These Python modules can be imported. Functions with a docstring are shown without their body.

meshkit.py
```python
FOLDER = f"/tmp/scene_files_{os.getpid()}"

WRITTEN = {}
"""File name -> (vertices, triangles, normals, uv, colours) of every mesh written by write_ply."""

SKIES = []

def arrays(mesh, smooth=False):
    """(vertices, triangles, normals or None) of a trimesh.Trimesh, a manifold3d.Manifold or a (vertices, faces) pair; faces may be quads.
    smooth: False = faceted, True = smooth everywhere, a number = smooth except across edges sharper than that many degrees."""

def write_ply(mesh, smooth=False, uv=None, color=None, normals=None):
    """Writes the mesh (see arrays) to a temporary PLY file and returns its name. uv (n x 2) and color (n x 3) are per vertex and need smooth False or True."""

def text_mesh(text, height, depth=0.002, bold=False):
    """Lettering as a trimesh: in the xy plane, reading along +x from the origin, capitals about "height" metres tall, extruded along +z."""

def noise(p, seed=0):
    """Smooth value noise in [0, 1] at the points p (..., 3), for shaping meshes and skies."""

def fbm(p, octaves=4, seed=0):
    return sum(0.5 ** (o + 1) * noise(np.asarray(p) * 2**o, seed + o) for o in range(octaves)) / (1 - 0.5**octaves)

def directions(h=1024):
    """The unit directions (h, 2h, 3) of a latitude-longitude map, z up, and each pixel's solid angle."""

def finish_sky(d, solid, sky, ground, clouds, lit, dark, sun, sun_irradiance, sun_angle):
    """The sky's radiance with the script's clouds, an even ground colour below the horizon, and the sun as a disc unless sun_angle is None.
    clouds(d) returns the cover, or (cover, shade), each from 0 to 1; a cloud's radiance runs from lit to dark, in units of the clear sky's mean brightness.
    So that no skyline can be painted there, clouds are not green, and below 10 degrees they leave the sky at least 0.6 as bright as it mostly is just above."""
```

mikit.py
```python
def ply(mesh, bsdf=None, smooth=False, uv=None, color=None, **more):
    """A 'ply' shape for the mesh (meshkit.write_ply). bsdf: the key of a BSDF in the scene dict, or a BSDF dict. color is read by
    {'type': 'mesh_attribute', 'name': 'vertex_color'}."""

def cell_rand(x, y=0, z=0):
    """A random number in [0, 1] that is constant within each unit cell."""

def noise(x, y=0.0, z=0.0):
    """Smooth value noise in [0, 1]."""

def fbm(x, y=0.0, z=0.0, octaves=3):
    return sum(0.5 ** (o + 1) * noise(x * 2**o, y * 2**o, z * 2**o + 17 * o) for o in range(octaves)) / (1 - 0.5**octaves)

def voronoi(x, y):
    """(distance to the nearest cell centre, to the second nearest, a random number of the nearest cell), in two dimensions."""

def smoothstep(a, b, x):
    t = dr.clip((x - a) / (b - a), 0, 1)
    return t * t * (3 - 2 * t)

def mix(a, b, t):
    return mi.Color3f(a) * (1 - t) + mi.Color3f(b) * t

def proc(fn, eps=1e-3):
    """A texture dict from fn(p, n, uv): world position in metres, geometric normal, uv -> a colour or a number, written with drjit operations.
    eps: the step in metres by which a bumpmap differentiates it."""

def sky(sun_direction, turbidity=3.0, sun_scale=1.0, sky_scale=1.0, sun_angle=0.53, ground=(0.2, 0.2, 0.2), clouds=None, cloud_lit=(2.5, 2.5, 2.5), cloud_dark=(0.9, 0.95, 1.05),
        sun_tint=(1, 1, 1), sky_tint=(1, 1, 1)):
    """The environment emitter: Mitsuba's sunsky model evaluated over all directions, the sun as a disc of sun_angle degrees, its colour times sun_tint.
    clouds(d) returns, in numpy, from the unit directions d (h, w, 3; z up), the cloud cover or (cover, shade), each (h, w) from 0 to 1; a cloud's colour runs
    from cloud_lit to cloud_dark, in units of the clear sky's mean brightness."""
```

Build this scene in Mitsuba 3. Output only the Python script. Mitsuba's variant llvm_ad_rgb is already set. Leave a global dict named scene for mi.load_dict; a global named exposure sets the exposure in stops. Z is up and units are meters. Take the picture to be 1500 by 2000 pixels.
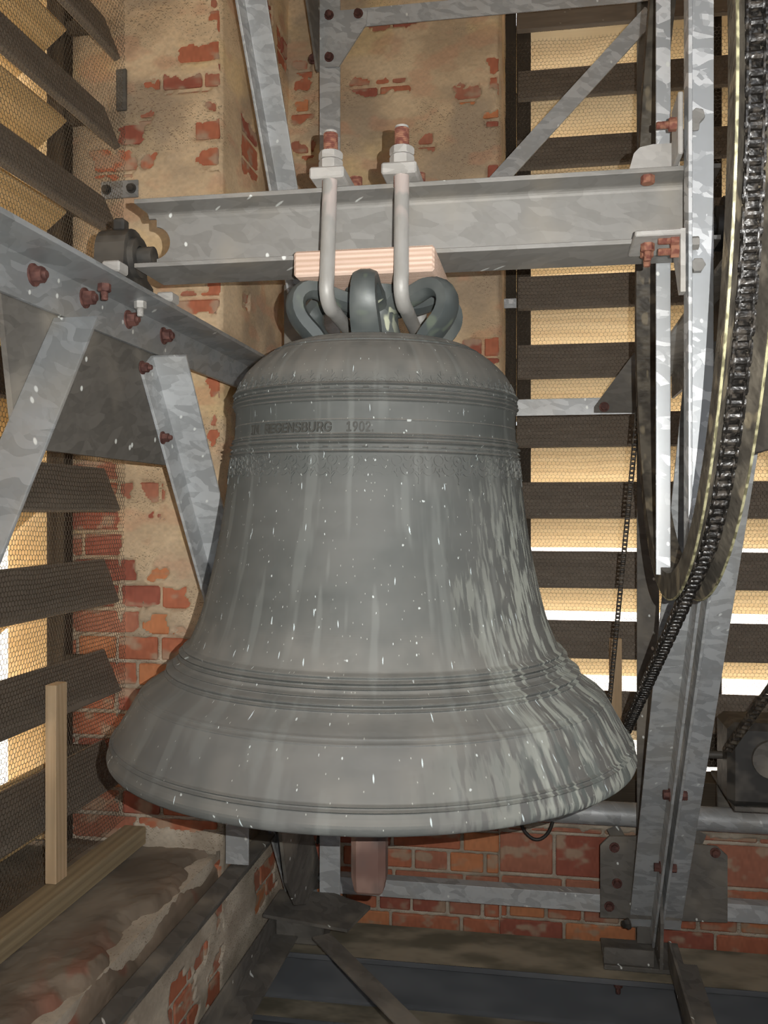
import math, random
import numpy as np, trimesh, shapely
import shapely.geometry as sg
import drjit as dr
import mitsuba as mi
import mikit, meshkit
from mikit import ply, proc, noise, fbm, voronoi, cell_rand, smoothstep, mix
from scipy.interpolate import PchipInterpolator
T = mi.ScalarTransform4f
rng = np.random.default_rng(7); random.seed(7)

scene, labels = {}, {}
H = 1.66                                  # eye height; meshes are modelled with z measured from the eye
YAW = math.radians(9.8); FOC = 1800.0     # the camera looks 9.8 degrees to the left of the room's depth axis (+Y)
FW = np.array([-math.sin(YAW), math.cos(YAW), 0]); RT = np.array([math.cos(YAW), math.sin(YAW), 0]); UP = np.array([0, 0, 1.0])

# ------------------------------------------------------------------ camera, light, exposure
scene['camera'] = {'type': 'perspective', 'fov': math.degrees(2 * math.atan(750 / FOC)), 'fov_axis': 'x', 'near_clip': 0.02, 'far_clip': 500.0,
                   'to_world': T().look_at(origin=[0, 0, H], target=list(FW + [0, 0, H]), up=[0, 0, 1])}
exposure = 0.15
scene['sky'] = mikit.sky([-0.75, 0.35, 1.0], turbidity=4.0, sun_scale=7.0, sky_scale=12.0, ground=(0.42, 0.40, 0.36),
                         clouds=lambda d: meshkit.fbm(d * 2.5, 4, 3) * 0.9 + 0.25, cloud_lit=(2.2, 2.2, 2.2), cloud_dark=(1.3, 1.32, 1.36), sun_angle=1.5)
FLASH = np.array(RT * 0.045 + UP * 0.022 + [0, 0, H])   # the camera's own flash, right of the lens
scene['camera_flash'] = {'type': 'spot', 'cutoff_angle': 56.0, 'beam_width': 16.0, 'intensity': {'type': 'rgb', 'value': [12.5, 12.3, 11.8]},
                         'to_world': T().look_at(origin=list(FLASH), target=list(FLASH + FW + UP * 0.10), up=[0, 0, 1])}

# ------------------------------------------------------------------ materials
def principled(name, color, rough=0.6, spec=0.5, metal=0.0, bump=None, two=True, **kw):
    c = color if isinstance(color, dict) else {'type': 'rgb', 'value': list(color)}
    b = {'type': 'principled', 'base_color': c, 'roughness': rough, 'specular': spec, 'metallic': metal, **kw}
    if bump is not None:
        b = {'type': 'bumpmap', 'arbitrary': bump[0], 'scale': bump[1], 'bsdf': b}
    scene[name] = {'type': 'twosided', 'bsdf': b} if two else b
    return name

def C(r, g, b): return mi.Color3f(r, g, b)

def galv_fn(lo, hi, contrast, dust, drip, mid=0.5):
    lo, hi = mi.Color3f(*lo), mi.Color3f(*hi)
    def fn(p, n, uv):
        h = p.x * 0.9 + p.y * 0.7
        k2 = p.z + 0.28 * (p.x * 0.6 - p.y * 0.8)
        wx = fbm(p.x * 14 + 3, p.y * 14, p.z * 14, 2) - 0.5
        d1, d2, w = voronoi(h * 26 + wx * 1.6, k2 * 62 + wx * 3.0)
        _, _, w2 = voronoi(h * 90 + wx * 3, k2 * 110)
        s = smoothstep(mid - contrast, mid + contrast, w * 0.75 + w2 * 0.25)
        c = lo * (1 - s) + hi * s
        g = fbm(p.x * 5, p.y * 5, p.z * 5, 3)
        c = c * (0.82 + 0.36 * g)
        dd = smoothstep(0.45, 0.8, fbm(p.x * 9 + 7, p.y * 9, p.z * 6, 3)) * dust
        c = mix(c, C(0.30, 0.27, 0.22), dd)
        v1, _, r1 = voronoi(h * 60, k2 * 40)
        sp = smoothstep(0.16, 0.08, v1 * (0.7 + 0.6 * wx)) * dr.select(r1 > 1 - drip, 1.0, 0.0)
        return mix(c, C(0.62, 0.64, 0.62), sp)
    return proc(fn)
principled('galvanised', galv_fn((0.20, 0.21, 0.213), (0.27, 0.283, 0.29), 0.40, 0.35, 0.03), 0.42, 0.5, 0.25)
principled('galvanised_light', galv_fn((0.30, 0.312, 0.316), (0.42, 0.435, 0.44), 0.30, 0.30, 0.03), 0.45, 0.5, 0.15)
principled('galvanised_bright', galv_fn((0.30, 0.315, 0.325), (0.56, 0.575, 0.585), 0.12, 0.12, 0.03, 0.68), 0.40, 0.5, 0.2)
principled('galvanised_dull', galv_fn((0.175, 0.17, 0.158), (0.225, 0.22, 0.208), 0.6, 0.5, 0.03), 0.55, 0.4, 0.15)
principled('galvanised_pale', galv_fn((0.28, 0.272, 0.255), (0.38, 0.37, 0.35), 0.6, 0.25, 0.0), 0.6, 0.4, 0.1)
principled('dusty_steel', galv_fn((0.085, 0.08, 0.071), (0.125, 0.117, 0.105), 0.6, 0.5, 0.04), 0.7, 0.3, 0.0)
principled('dark_iron', proc(lambda p, n, uv: mix(C(0.028, 0.027, 0.025), C(0.075, 0.068, 0.058), smoothstep(0.4, 0.75, fbm(p.x * 22, p.y * 22, p.z * 22, 3)))), 0.55, 0.5)
principled('rust', proc(lambda p, n, uv: mix(C(0.145, 0.052, 0.038), C(0.26, 0.125, 0.08), smoothstep(0.35, 0.7, fbm(p.x * 120, p.y * 120, p.z * 120, 2)))), 0.8, 0.3)
principled('rust_dark', proc(lambda p, n, uv: mix(C(0.062, 0.027, 0.023), C(0.115, 0.052, 0.042), smoothstep(0.35, 0.7, fbm(p.x * 90, p.y * 90, p.z * 90, 2)))), 0.75, 0.3)
principled('rod_grey', proc(lambda p, n, uv: mix(mix(C(0.255, 0.25, 0.232), C(0.315, 0.31, 0.295), fbm(p.x * 40, p.y * 40, p.z * 25, 3)), C(0.43, 0.37, 0.345), smoothstep(H + 0.46, H + 0.60, p.z) * smoothstep(0.42, 0.6, fbm(p.x * 60, p.y * 60, p.z * 20, 2)))), 0.5, 0.5, 0.1)

def clapper_fn(p, n, uv):
    g = fbm(p.x * 30, p.y * 30, p.z * 14, 3)
    c = mix(C(0.095, 0.052, 0.042), C(0.165, 0.105, 0.085), smoothstep(0.3, 0.7, g))
    return mix(c, C(0.07, 0.055, 0.05), smoothstep(0.55, 0.72, fbm(p.x * 18 + 9, p.y * 18, p.z * 9, 2)))
principled('clapper_iron', proc(clapper_fn), 0.6, 0.4)

BX, BY = -0.315, 1.721                    # the bell's axis
def bell_fn(p, n, uv):
    x, y, z = p.x - BX, p.y - BY, p.z - H
    a = dr.atan2(x, -y) - 0.18            # 0 towards the viewer, positive to the right
    g = fbm(x * 7, y * 7, z * 7, 4)
    c = mix(C(0.070, 0.076, 0.0725), C(0.098, 0.101, 0.0955), smoothstep(0.3, 0.75, g))
    c = c * (0.74 + 0.12 * noise(a * 3, z * 60, 5))
    ledge = smoothstep(0.05, 0.55, n.z)   # dust lying on every ledge and on the shoulder
    c = mix(c, C(0.165, 0.155, 0.138), ledge * (0.22 + 0.5 * fbm(a * 12, z * 30, 2, 2)))
    low = smoothstep(-0.24, -0.40, z)
    c = mix(c, C(0.080, 0.080, 0.077), low * smoothstep(0.25, 0.65, fbm(a * 4, z * 9, 8, 3)) * 0.8)
    wob = 0.35 * (fbm(a * 4 + 3, z * 5, 1, 3) - 0.5)
    right = smoothstep(0.35, 1.05, a + 0.30 * low + wob) * smoothstep(2.6, 1.6, a)
    dash = fbm(a * 60, z * 36 + a * 5, 4, 3) * 0.5 + fbm(a * 17 + 3, z * 15, 9, 3) * 0.5
    st = smoothstep(0.48, 0.62, dash + 0.06 * low) * right * smoothstep(0.16, -0.12, z)
    c = mix(c, C(0.31, 0.325, 0.285), st * 0.7)
    col = smoothstep(0.10, 0.03, dr.abs(a - 0.60 - 0.04 * noise(z * 9, 3, 3))) * smoothstep(0.40, 0.62, fbm(a * 40, z * 8, 14, 3)) * smoothstep(-0.10, -0.16, z)
    c = mix(c, C(0.24, 0.25, 0.225), col * 0.6)
    dk = smoothstep(0.55, 0.68, fbm(a * 38 + 5, z * 24, 31, 3)) * right * low
    c = mix(c, C(0.075, 0.085, 0.080), dk * 0.85)
    wash = smoothstep(0.60, 0.75, fbm(a * 14 + 3, z * 6, 21, 3)) * 0.22
    c = mix(c, C(0.17, 0.18, 0.17), wash)
    v, _, r = voronoi(a * 22 + 0.6 * (noise(a * 40, z * 40) - 0.5), z * 42)
    c = mix(c, C(0.40, 0.43, 0.42), smoothstep(0.10, 0.05, v) * dr.select(r > 0.93, 1.0, 0.0) * 0.8)
    v2, _, r2 = voronoi(a * 30 + 90 + z * 5 + 0.3 * noise(a * 50, z * 60), z * 15 + 7)
    c = mix(c, C(0.46, 0.52, 0.53), smoothstep(0.11, 0.04, v2) * dr.select(r2 > 0.92, 1.0, 0.0) * 0.85)
    v3, _, r3 = voronoi(a * 60, z * 75)
    return mix(c, C(0.33, 0.34, 0.31), smoothstep(0.13, 0.06, v3) * dr.select(r3 > 0.93, 1.0, 0.0) * 0.7)
principled('bell_bronze', proc(bell_fn), 0.68, 0.3, 0.1,
           bump=(proc(lambda p, n, uv: fbm(p.x * 160, p.y * 160, p.z * 160, 3), 1e-3), 0.0006))

def crown_fn(p, n, uv):
    g = fbm(p.x * 20, p.y * 20, p.z * 14, 3)
    c = mix(C(0.060, 0.070, 0.070), C(0.105, 0.115, 0.110), smoothstep(0.3, 0.7, g))
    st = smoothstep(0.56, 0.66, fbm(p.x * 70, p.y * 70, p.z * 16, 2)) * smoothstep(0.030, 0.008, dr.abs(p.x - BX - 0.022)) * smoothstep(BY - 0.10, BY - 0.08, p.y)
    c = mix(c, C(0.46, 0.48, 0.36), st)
    return mix(c, C(0.14, 0.17, 0.12), smoothstep(0.6, 0.8, fbm(p.x * 40 + 5, p.y * 40, p.z * 30, 2)) * 0.5)
principled('crown_bronze', proc(crown_fn), 0.5, 0.5, 0.15)

def wood_fn(lo, hi, axis, k=1.0, wear=None):
    lo, hi = mi.Color3f(*lo), mi.Color3f(*hi)
    def fn(p, n, uv):
        q = [p.x, p.y, p.z]
        along = q.pop(axis)
        u, v = q
        w = noise(along * 1.3, u * 4, v * 4) * 0.05
        rings = 0.5 + 0.5 * dr.sin((dr.sqrt(dr.square(u * 1.0 + 0.3 + w) + dr.square(v + 0.2 + w))) * 900 * k + 6 * noise(along * 2, u * 10, v * 10))
        fine = noise(along * 6, u * 260, v * 260)
        c = lo * (1 - (rings * 0.55 + fine * 0.45)) + hi * (rings * 0.55 + fine * 0.45)
        kn, _, r = voronoi(along * 3.1, (u + v) * 9)
        c = mix(c, lo * 0.6, smoothstep(0.10, 0.04, kn) * dr.select(r > 0.55, 1.0, 0.0))
        return c * (0.85 + 0.3 * fbm(along * 2 + 4, u * 9, v * 9, 2))
    return proc(fn)
principled('wood_block', wood_fn((0.36, 0.235, 0.17), (0.61, 0.475, 0.39), 0, 1.1), 0.75, 0.3)
principled('slat_wood_y', wood_fn((0.48, 0.345, 0.165), (0.64, 0.485, 0.265), 1, 0.35), 0.8, 0.2)
principled('slat_wood_x', wood_fn((0.66, 0.53, 0.34), (0.82, 0.70, 0.49), 0, 0.35), 0.8, 0.2)
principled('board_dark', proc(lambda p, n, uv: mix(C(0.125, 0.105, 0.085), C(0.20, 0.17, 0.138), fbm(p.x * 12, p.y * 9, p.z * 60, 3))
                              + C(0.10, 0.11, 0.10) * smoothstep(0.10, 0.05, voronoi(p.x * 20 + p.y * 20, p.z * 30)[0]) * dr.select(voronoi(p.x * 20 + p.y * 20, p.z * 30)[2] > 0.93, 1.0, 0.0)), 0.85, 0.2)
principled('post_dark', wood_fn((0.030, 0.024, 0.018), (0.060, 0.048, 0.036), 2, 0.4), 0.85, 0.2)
principled('lath_wood', wood_fn((0.42, 0.30, 0.18), (0.56, 0.42, 0.27), 2, 0.5), 0.8, 0.2)
principled('rail_wood', wood_fn((0.21, 0.165, 0.10), (0.31, 0.25, 0.16), 1, 0.4), 0.85, 0.2)
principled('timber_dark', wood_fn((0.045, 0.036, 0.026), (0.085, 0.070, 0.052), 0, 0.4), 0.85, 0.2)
principled('wire', (0.10, 0.085, 0.065), 0.5, 0.5, 0.3)

def plaster_fn(p, n, uv):
    hi = smoothstep(H - 0.75, H + 0.05, p.z + 0.35 * (fbm(p.x * 3, p.y * 3, p.z * 3, 2) - 0.5))
    g = fbm(p.x * 6, p.y * 6, p.z * 6, 4)
    c = mix(C(0.46, 0.345, 0.225), C(0.62, 0.475, 0.31), smoothstep(0.3, 0.7, g))
    yel = smoothstep(0.52, 0.68, fbm(p.x * 5 + 20, p.y * 5, p.z * 5 + 3, 3))
    c = mix(c, C(0.66, 0.49, 0.24), yel * 0.45 * smoothstep(H - 1.2, H - 0.3, p.z))
    grey = smoothstep(0.50, 0.66, fbm(p.x * 4.2 + 8, p.y * 4.2, p.z * 3.6, 4))
    c = mix(c, C(0.30, 0.24, 0.18), grey * 0.65)
    pink = smoothstep(0.56, 0.70, fbm(p.x * 9 + 31, p.y * 9, p.z * 14, 3))
    c = mix(c, C(0.50, 0.26, 0.165), pink * 0.4)
    lowc = mix(C(0.33, 0.28, 0.22), C(0.48, 0.42, 0.335), smoothstep(0.3, 0.7, fbm(p.x * 10, p.y * 10, p.z * 10, 3)))
    c = mix(lowc, c, hi)
    c = c * (0.86 + 0.28 * fbm(p.x * 110, p.y * 110, p.z * 110, 2))
    sp = smoothstep(0.66, 0.80, noise(p.x * 260, p.y * 260, p.z * 260)) * smoothstep(0.45, 0.62, fbm(p.x * 5 + 2, p.y * 5 + 7, p.z * 5, 3))
    return mix(c, C(0.16, 0.115, 0.075), sp * 0.6)
principled('plaster', proc(plaster_fn), 0.95, 0.1, bump=(proc(lambda p, n, uv: fbm(p.x * 90, p.y * 90, p.z * 90, 3), 2e-3), 0.004))

def brick_fn(k):
    lo, hi = [((0.34, 0.085, 0.045), (0.46, 0.15, 0.075)), ((0.30, 0.095, 0.060), (0.40, 0.155, 0.095)), ((0.24, 0.050, 0.034), (0.33, 0.085, 0.055)), ((0.46, 0.155, 0.060), (0.56, 0.22, 0.095))][k]
    lo, hi = mi.Color3f(*lo), mi.Color3f(*hi)
    def fn(p, n, uv):
        g = fbm(p.x * 26, p.y * 26, p.z * 26, 3)
        c = lo * (1 - g) + hi * g
        dust = smoothstep(0.52, 0.70, fbm(p.x * 17 + 3, p.y * 17, p.z * 22, 3))
        c = mix(c, C(0.38, 0.28, 0.20), 0.14 + dust * 0.72)
        return c * (0.9 + 0.2 * noise(p.x * 140, p.y * 140, p.z * 50))
    return proc(fn)
for k in range(4):
    principled(f'brick_{k}', brick_fn(k), 0.9, 0.15, bump=(proc(lambda p, n, uv: fbm(p.x * 130, p.y * 130, p.z * 130, 2), 2e-3), 0.002))

def sill_fn(p, n, uv):
    g = fbm(p.x * 8, p.y * 5, p.z * 8, 4)
    c = mix(C(0.135, 0.112, 0.088), C(0.235, 0.20, 0.157), smoothstep(0.3, 0.7, g))
    e = smoothstep(-1.10, -0.93, p.x + 0.10 * (fbm(p.x * 12, p.y * 9, 3, 3) - 0.5))
    c = mix(c, C(0.25, 0.185, 0.135), e * 0.7)
    c = mix(c, C(0.25, 0.105, 0.072), e * smoothstep(0.54, 0.62, fbm(p.x * 11 + 4, p.y * 7, 6, 3)))
    return mix(c, C(0.10, 0.082, 0.062), smoothstep(0.55, 0.7, fbm(p.x * 3, p.y * 6 + 3, 1, 3)) * 0.5)
principled('sill_mortar', proc(sill_fn), 0.95, 0.1, bump=(proc(lambda p, n, uv: fbm(p.x * 110, p.y * 110, p.z * 110, 3), 2e-3), 0.004))
principled('floor_grey', proc(lambda p, n, uv: mix(C(0.075, 0.080, 0.086), C(0.12, 0.122, 0.122), smoothstep(0.3, 0.75, fbm(p.x * 4, p.y * 4, 1, 4)))), 0.85, 0.2)
principled('beam_blue', proc(lambda p, n, uv: mix(C(0.080, 0.086, 0.093), C(0.115, 0.121, 0.127), smoothstep(0.3, 0.75, fbm(p.x * 5, p.y * 5, p.z * 9, 3)))), 0.8, 0.2)
principled('beam_dusty', proc(lambda p, n, uv: mix(C(0.13, 0.118, 0.086), C(0.27, 0.235, 0.175), smoothstep(0.3, 0.7, fbm(p.x * 9, p.y * 16, p.z * 9, 4)))), 0.95, 0.1)
principled('wall_plain', proc(lambda p, n, uv: mix(C(0.42, 0.30, 0.19), C(0.60, 0.44, 0.28), fbm(p.x * 4, p.y * 4, p.z * 4, 4))), 0.95, 0.1)
principled('ceiling_wood', wood_fn((0.20, 0.14, 0.085), (0.32, 0.23, 0.145), 0, 0.3), 0.85, 0.2)

def rim_fn(p, n, uv):
    g = fbm(p.x * 40, p.y * 30, p.z * 30, 3)
    c = mix(C(0.042, 0.037, 0.030), C(0.095, 0.084, 0.066), smoothstep(0.3, 0.7, g))
    return mix(c, C(0.25, 0.21, 0.14), smoothstep(0.6, 0.72, fbm(p.x * 60 + 4, p.y * 22, p.z * 22, 2)) * 0.5)
principled('rim_grimy', proc(rim_fn), 0.6, 0.4, bump=(proc(lambda p, n, uv: fbm(p.x * 160, p.y * 120, p.z * 120, 3), 2e-3), 0.003))
principled('rim_edge', proc(lambda p, n, uv: mix(C(0.14, 0.13, 0.075), C(0.42, 0.40, 0.24), smoothstep(0.35, 0.6, fbm(p.x * 150, p.y * 80, p.z * 80, 2)))), 0.4, 0.5, 0.3)
principled('chain_grease', proc(lambda p, n, uv: mix(C(0.008, 0.007, 0.006), C(0.040, 0.034, 0.028), smoothstep(0.45, 0.75, fbm(p.x * 150, p.y * 150, p.z * 150, 2)))), 0.38, 0.5,
           bump=(proc(lambda p, n, uv: fbm(p.x * 260, p.y * 260, p.z * 260, 2), 1e-3), 0.0012))
principled('chain_dry', proc(lambda p, n, uv: mix(C(0.026, 0.022, 0.018), C(0.09, 0.075, 0.058), smoothstep(0.4, 0.7, fbm(p.x * 90, p.y * 90, p.z * 90, 2)))), 0.5, 0.4)
principled('cable_black', (0.03, 0.027, 0.024), 0.5, 0.4)

# ------------------------------------------------------------------ helpers
def unit(v): v = np.asarray(v, float); return v / np.linalg.norm(v)
def ray(x, y): return FW + RT * (x - 750) / FOC + UP * (1000 - y) / FOC
def at_x(x, y, X): d = ray(x, y); return d * X / d[0]
def at_y(x, y, Y): d = ray(x, y); return d * Y / d[1]
def at_z(x, y, Z): d = ray(x, y); return d * Z / d[2]

def M(*ms): return trimesh.util.concatenate([m if isinstance(m, trimesh.Trimesh) else trimesh.Trimesh(*m, process=False) for m in ms])

used = set()
def key_for(name):
    k, i = name, 0
    while k in used:
        i += 1; k = f'{name}_{i:03d}'
    used.add(k); return k

def put(name, mesh, mat, smooth=False, parent=None):
    """One entry of the scene; returns its key."""
    k = key_for(f'{parent}__{name}' if parent else name)
    if not isinstance(mesh, trimesh.Trimesh): mesh = trimesh.Trimesh(mesh[0], mesh[1], process=False)
    m = mesh.copy(); m.vertices = m.vertices + [0, 0, H]
    scene[k] = ply(m, mat, smooth)
    return k
def put_shared(name, pl, mat4, parent=None):
    k = key_for(f'{parent}__{name}' if parent else name)
    mm = np.array(mat4, float).copy(); mm[2, 3] += H
    scene[k] = {**pl, 'to_world': T(mm.tolist())}
    return k
def thing(name, label, cat, group=None):
    k = key_for(name); labels[k] = {'label': label, 'category': cat}
    if group: labels[k]['group'] = group
    return k
def tag(k, label, cat, group=None):
    labels[k] = {'label': label, 'category': cat}
    if group: labels[k]['group'] = group
def say(k, label): labels[k] = {'label': label}
def struct(k, label=None): labels[k] = {'kind': 'structure', **({'label': label} if label else {})}

def frame(origin, x, y, z):
    m = np.eye(4); m[:3, 0], m[:3, 1], m[:3, 2], m[:3, 3] = x, y, z, origin; return m
def aim(origin, z, up=(0, 0, 1)):
    z = unit(z); up = np.asarray(up, float)
    if abs(z @ up) > 0.95: up = np.array([0, 1.0, 0])
    x = unit(np.cross(up, z)); return frame(origin, x, np.cross(z, x), z)
def box(x0, x1, y0, y1, z0, z1):
    m = trimesh.creation.box([x1 - x0, y1 - y0, z1 - z0]); m.apply_translation([(x0 + x1) / 2, (y0 + y1) / 2, (z0 + z1) / 2]); return m
def cbox(x0, x1, y0, y1, z0, z1, c=0.003):
    """box with chamfered edges"""
    pts = []
    for sx, X in ((1, x0), (-1, x1)):
        for sy, Y in ((1, y0), (-1, y1)):
            for sz, Z in ((1, z0), (-1, z1)):
                pts += [(X + sx * c, Y + sy * c, Z), (X + sx * c, Y, Z + sz * c), (X, Y + sy * c, Z + sz * c)]
    return trimesh.convex.convex_hull(np.array(pts))
def fix(m):
    if m.is_volume is False: trimesh.repair.fix_normals(m)
    if m.volume < 0: m.invert()
    return m
def prism(poly, p, a, b, depth):
    """polygon in the plane (a, b) at p, extruded by depth along a x b (centred when depth is a pair)"""
    d0, d1 = depth if isinstance(depth, tuple) else (0, depth)
    m = trimesh.creation.extrude_polygon(poly, d1 - d0, engine='earcut')
    a, b = np.asarray(a, float), np.asarray(b, float); n = np.cross(a, b)
    v = m.vertices
    m.vertices = np.asarray(p) + v[:, :1] * a + v[:, 1:2] * b + (v[:, 2:] + d0) * n
    return fix(m)
def section(poly, p, q, a, b=None):
    """polygon swept from p to q; a is the section's x direction (made square to the axis), b hints its y direction"""
    p, q = np.asarray(p, float), np.asarray(q, float); L = np.linalg.norm(q - p); w = (q - p) / L
    a = unit(np.asarray(a, float) - w * (np.asarray(a) @ w)); bb = np.cross(w, a)
    if b is not None and bb @ np.asarray(b, float) < 0: bb = -bb
    m = trimesh.creation.extrude_polygon(poly, L, engine='earcut'); v = m.vertices
    m.vertices = p + v[:, :1] * a + v[:, 1:2] * bb + v[:, 2:] * w
    return fix(m)
def rounded(poly, r): return poly.buffer(-r, quad_segs=2).buffer(2 * r, quad_segs=2).buffer(-r, quad_segs=2)
def l_poly(wa, wb, t):
    return rounded(sg.Polygon([(0, 0), (wa, 0), (wa, t), (t, t), (t, wb), (0, wb)]), 0.0016)
def angle_iron(p, q, a, b, wa=0.07, wb=0.07, t=0.007): return section(l_poly(wa, wb, t), p, q, a, b)
def i_poly(w, h, tf, tw, r):
    s = sg.box(-w / 2, -h / 2, w / 2, -h / 2 + tf).union(sg.box(-w / 2, h / 2 - tf, w / 2, h / 2)).union(sg.box(-tw / 2, -h / 2, tw / 2, h / 2))
    return s.buffer(r, quad_segs=4).buffer(-r, quad_segs=4).buffer(-0.0012, quad_segs=2).buffer(0.0012, quad_segs=2)
def tube(path, rad, n=14, closed=False):
    path = np.asarray(path, float); N = len(path)
    rad = np.broadcast_to(np.asarray(rad, float), (N,))
    tg = np.gradient(path, axis=0) if not closed else np.roll(path, -1, 0) - np.roll(path, 1, 0)
    tg /= np.linalg.norm(tg, axis=1, keepdims=True)
    u = np.cross(tg[0], [0.31, 0.2, 0.93]); u /= np.linalg.norm(u); V = []
    for i in range(N):
        u = u - tg[i] * (u @ tg[i]); u /= np.linalg.norm(u); w = np.cross(tg[i], u)
        th = np.arange(n) * 2 * np.pi / n
        V.append(path[i] + rad[i] * (np.cos(th)[:, None] * u + np.sin(th)[:, None] * w))
    V = np.vstack(V); Fc = []
    for i in range(N if closed else N - 1):
        j = (i + 1) % N
        for k in range(n):
            k2 = (k + 1) % n
            Fc += [[i * n + k, i * n + k2, j * n + k2], [i * n + k, j * n + k2, j * n + k]]
    if not closed:
        V = np.vstack([V, path[0], path[-1]]); c0, c1 = N * n, N * n + 1
        for k in range(n):
            k2 = (k + 1) % n
            Fc += [[c0, k2, k], [c1, (N - 1) * n + k, (N - 1) * n + k2]]
    return fix(trimesh.Trimesh(V, Fc, process=False))
def smooth_path(pts, n=40):
    pts = np.asarray(pts, float); s = np.r_[0, np.cumsum(np.linalg.norm(np.diff(pts, axis=0), axis=1))]
    from scipy.interpolate import CubicSpline
    return CubicSpline(s, pts)(np.linspace(0, s[-1], n))
def lathe(rz, n=64):
    m = trimesh.creation.revolve(np.asarray(rz, float), sections=n); return m

# hardware, modelled along +z from the surface that it sits on
def hexagon(r): return sg.Polygon([(r * math.cos(k * math.pi / 3), r * math.sin(k * math.pi / 3)) for k in range(6)])
def bolt_mesh(s, washer=True, thread=0.0, nut=0.0):
    """hex head or nut of across-corner radius s, with washer; thread: length of the bolt's end standing out"""
    out, z = [], 0.0
    if washer:
        out.append(trimesh.creation.cylinder(s * 1.35, 0.003, sections=20).apply_translation([0, 0, 0.0015])); z = 0.003
    hgt = s * 1.15
    hx = trimesh.creation.extrude_polygon(hexagon(s), hgt, engine='earcut').apply_translation([0, 0, z])
    cone = lathe([(0, z - 0.001), (s * 1.02, z - 0.001), (s * 1.02, z + hgt - s * 0.12), (s * 0.86, z + hgt), (0, z + hgt)], 24)
    out.append(trimesh.boolean.intersection([hx, cone], engine='manifold'))
    if thread:
        prof = [(0, z + hgt - 0.002)]; k = int(thread / 0.003) + 2
        for i in range(k * 2):
            prof.append((s * (0.56 if i % 2 else 0.50), z + hgt - 0.002 + i * thread / (2 * k)))
        prof += [(s * 0.45, z + hgt + thread), (0, z + hgt + thread)]
        out.append(lathe(prof, 16))
    return M(*out)
BOLT = {}
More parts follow.
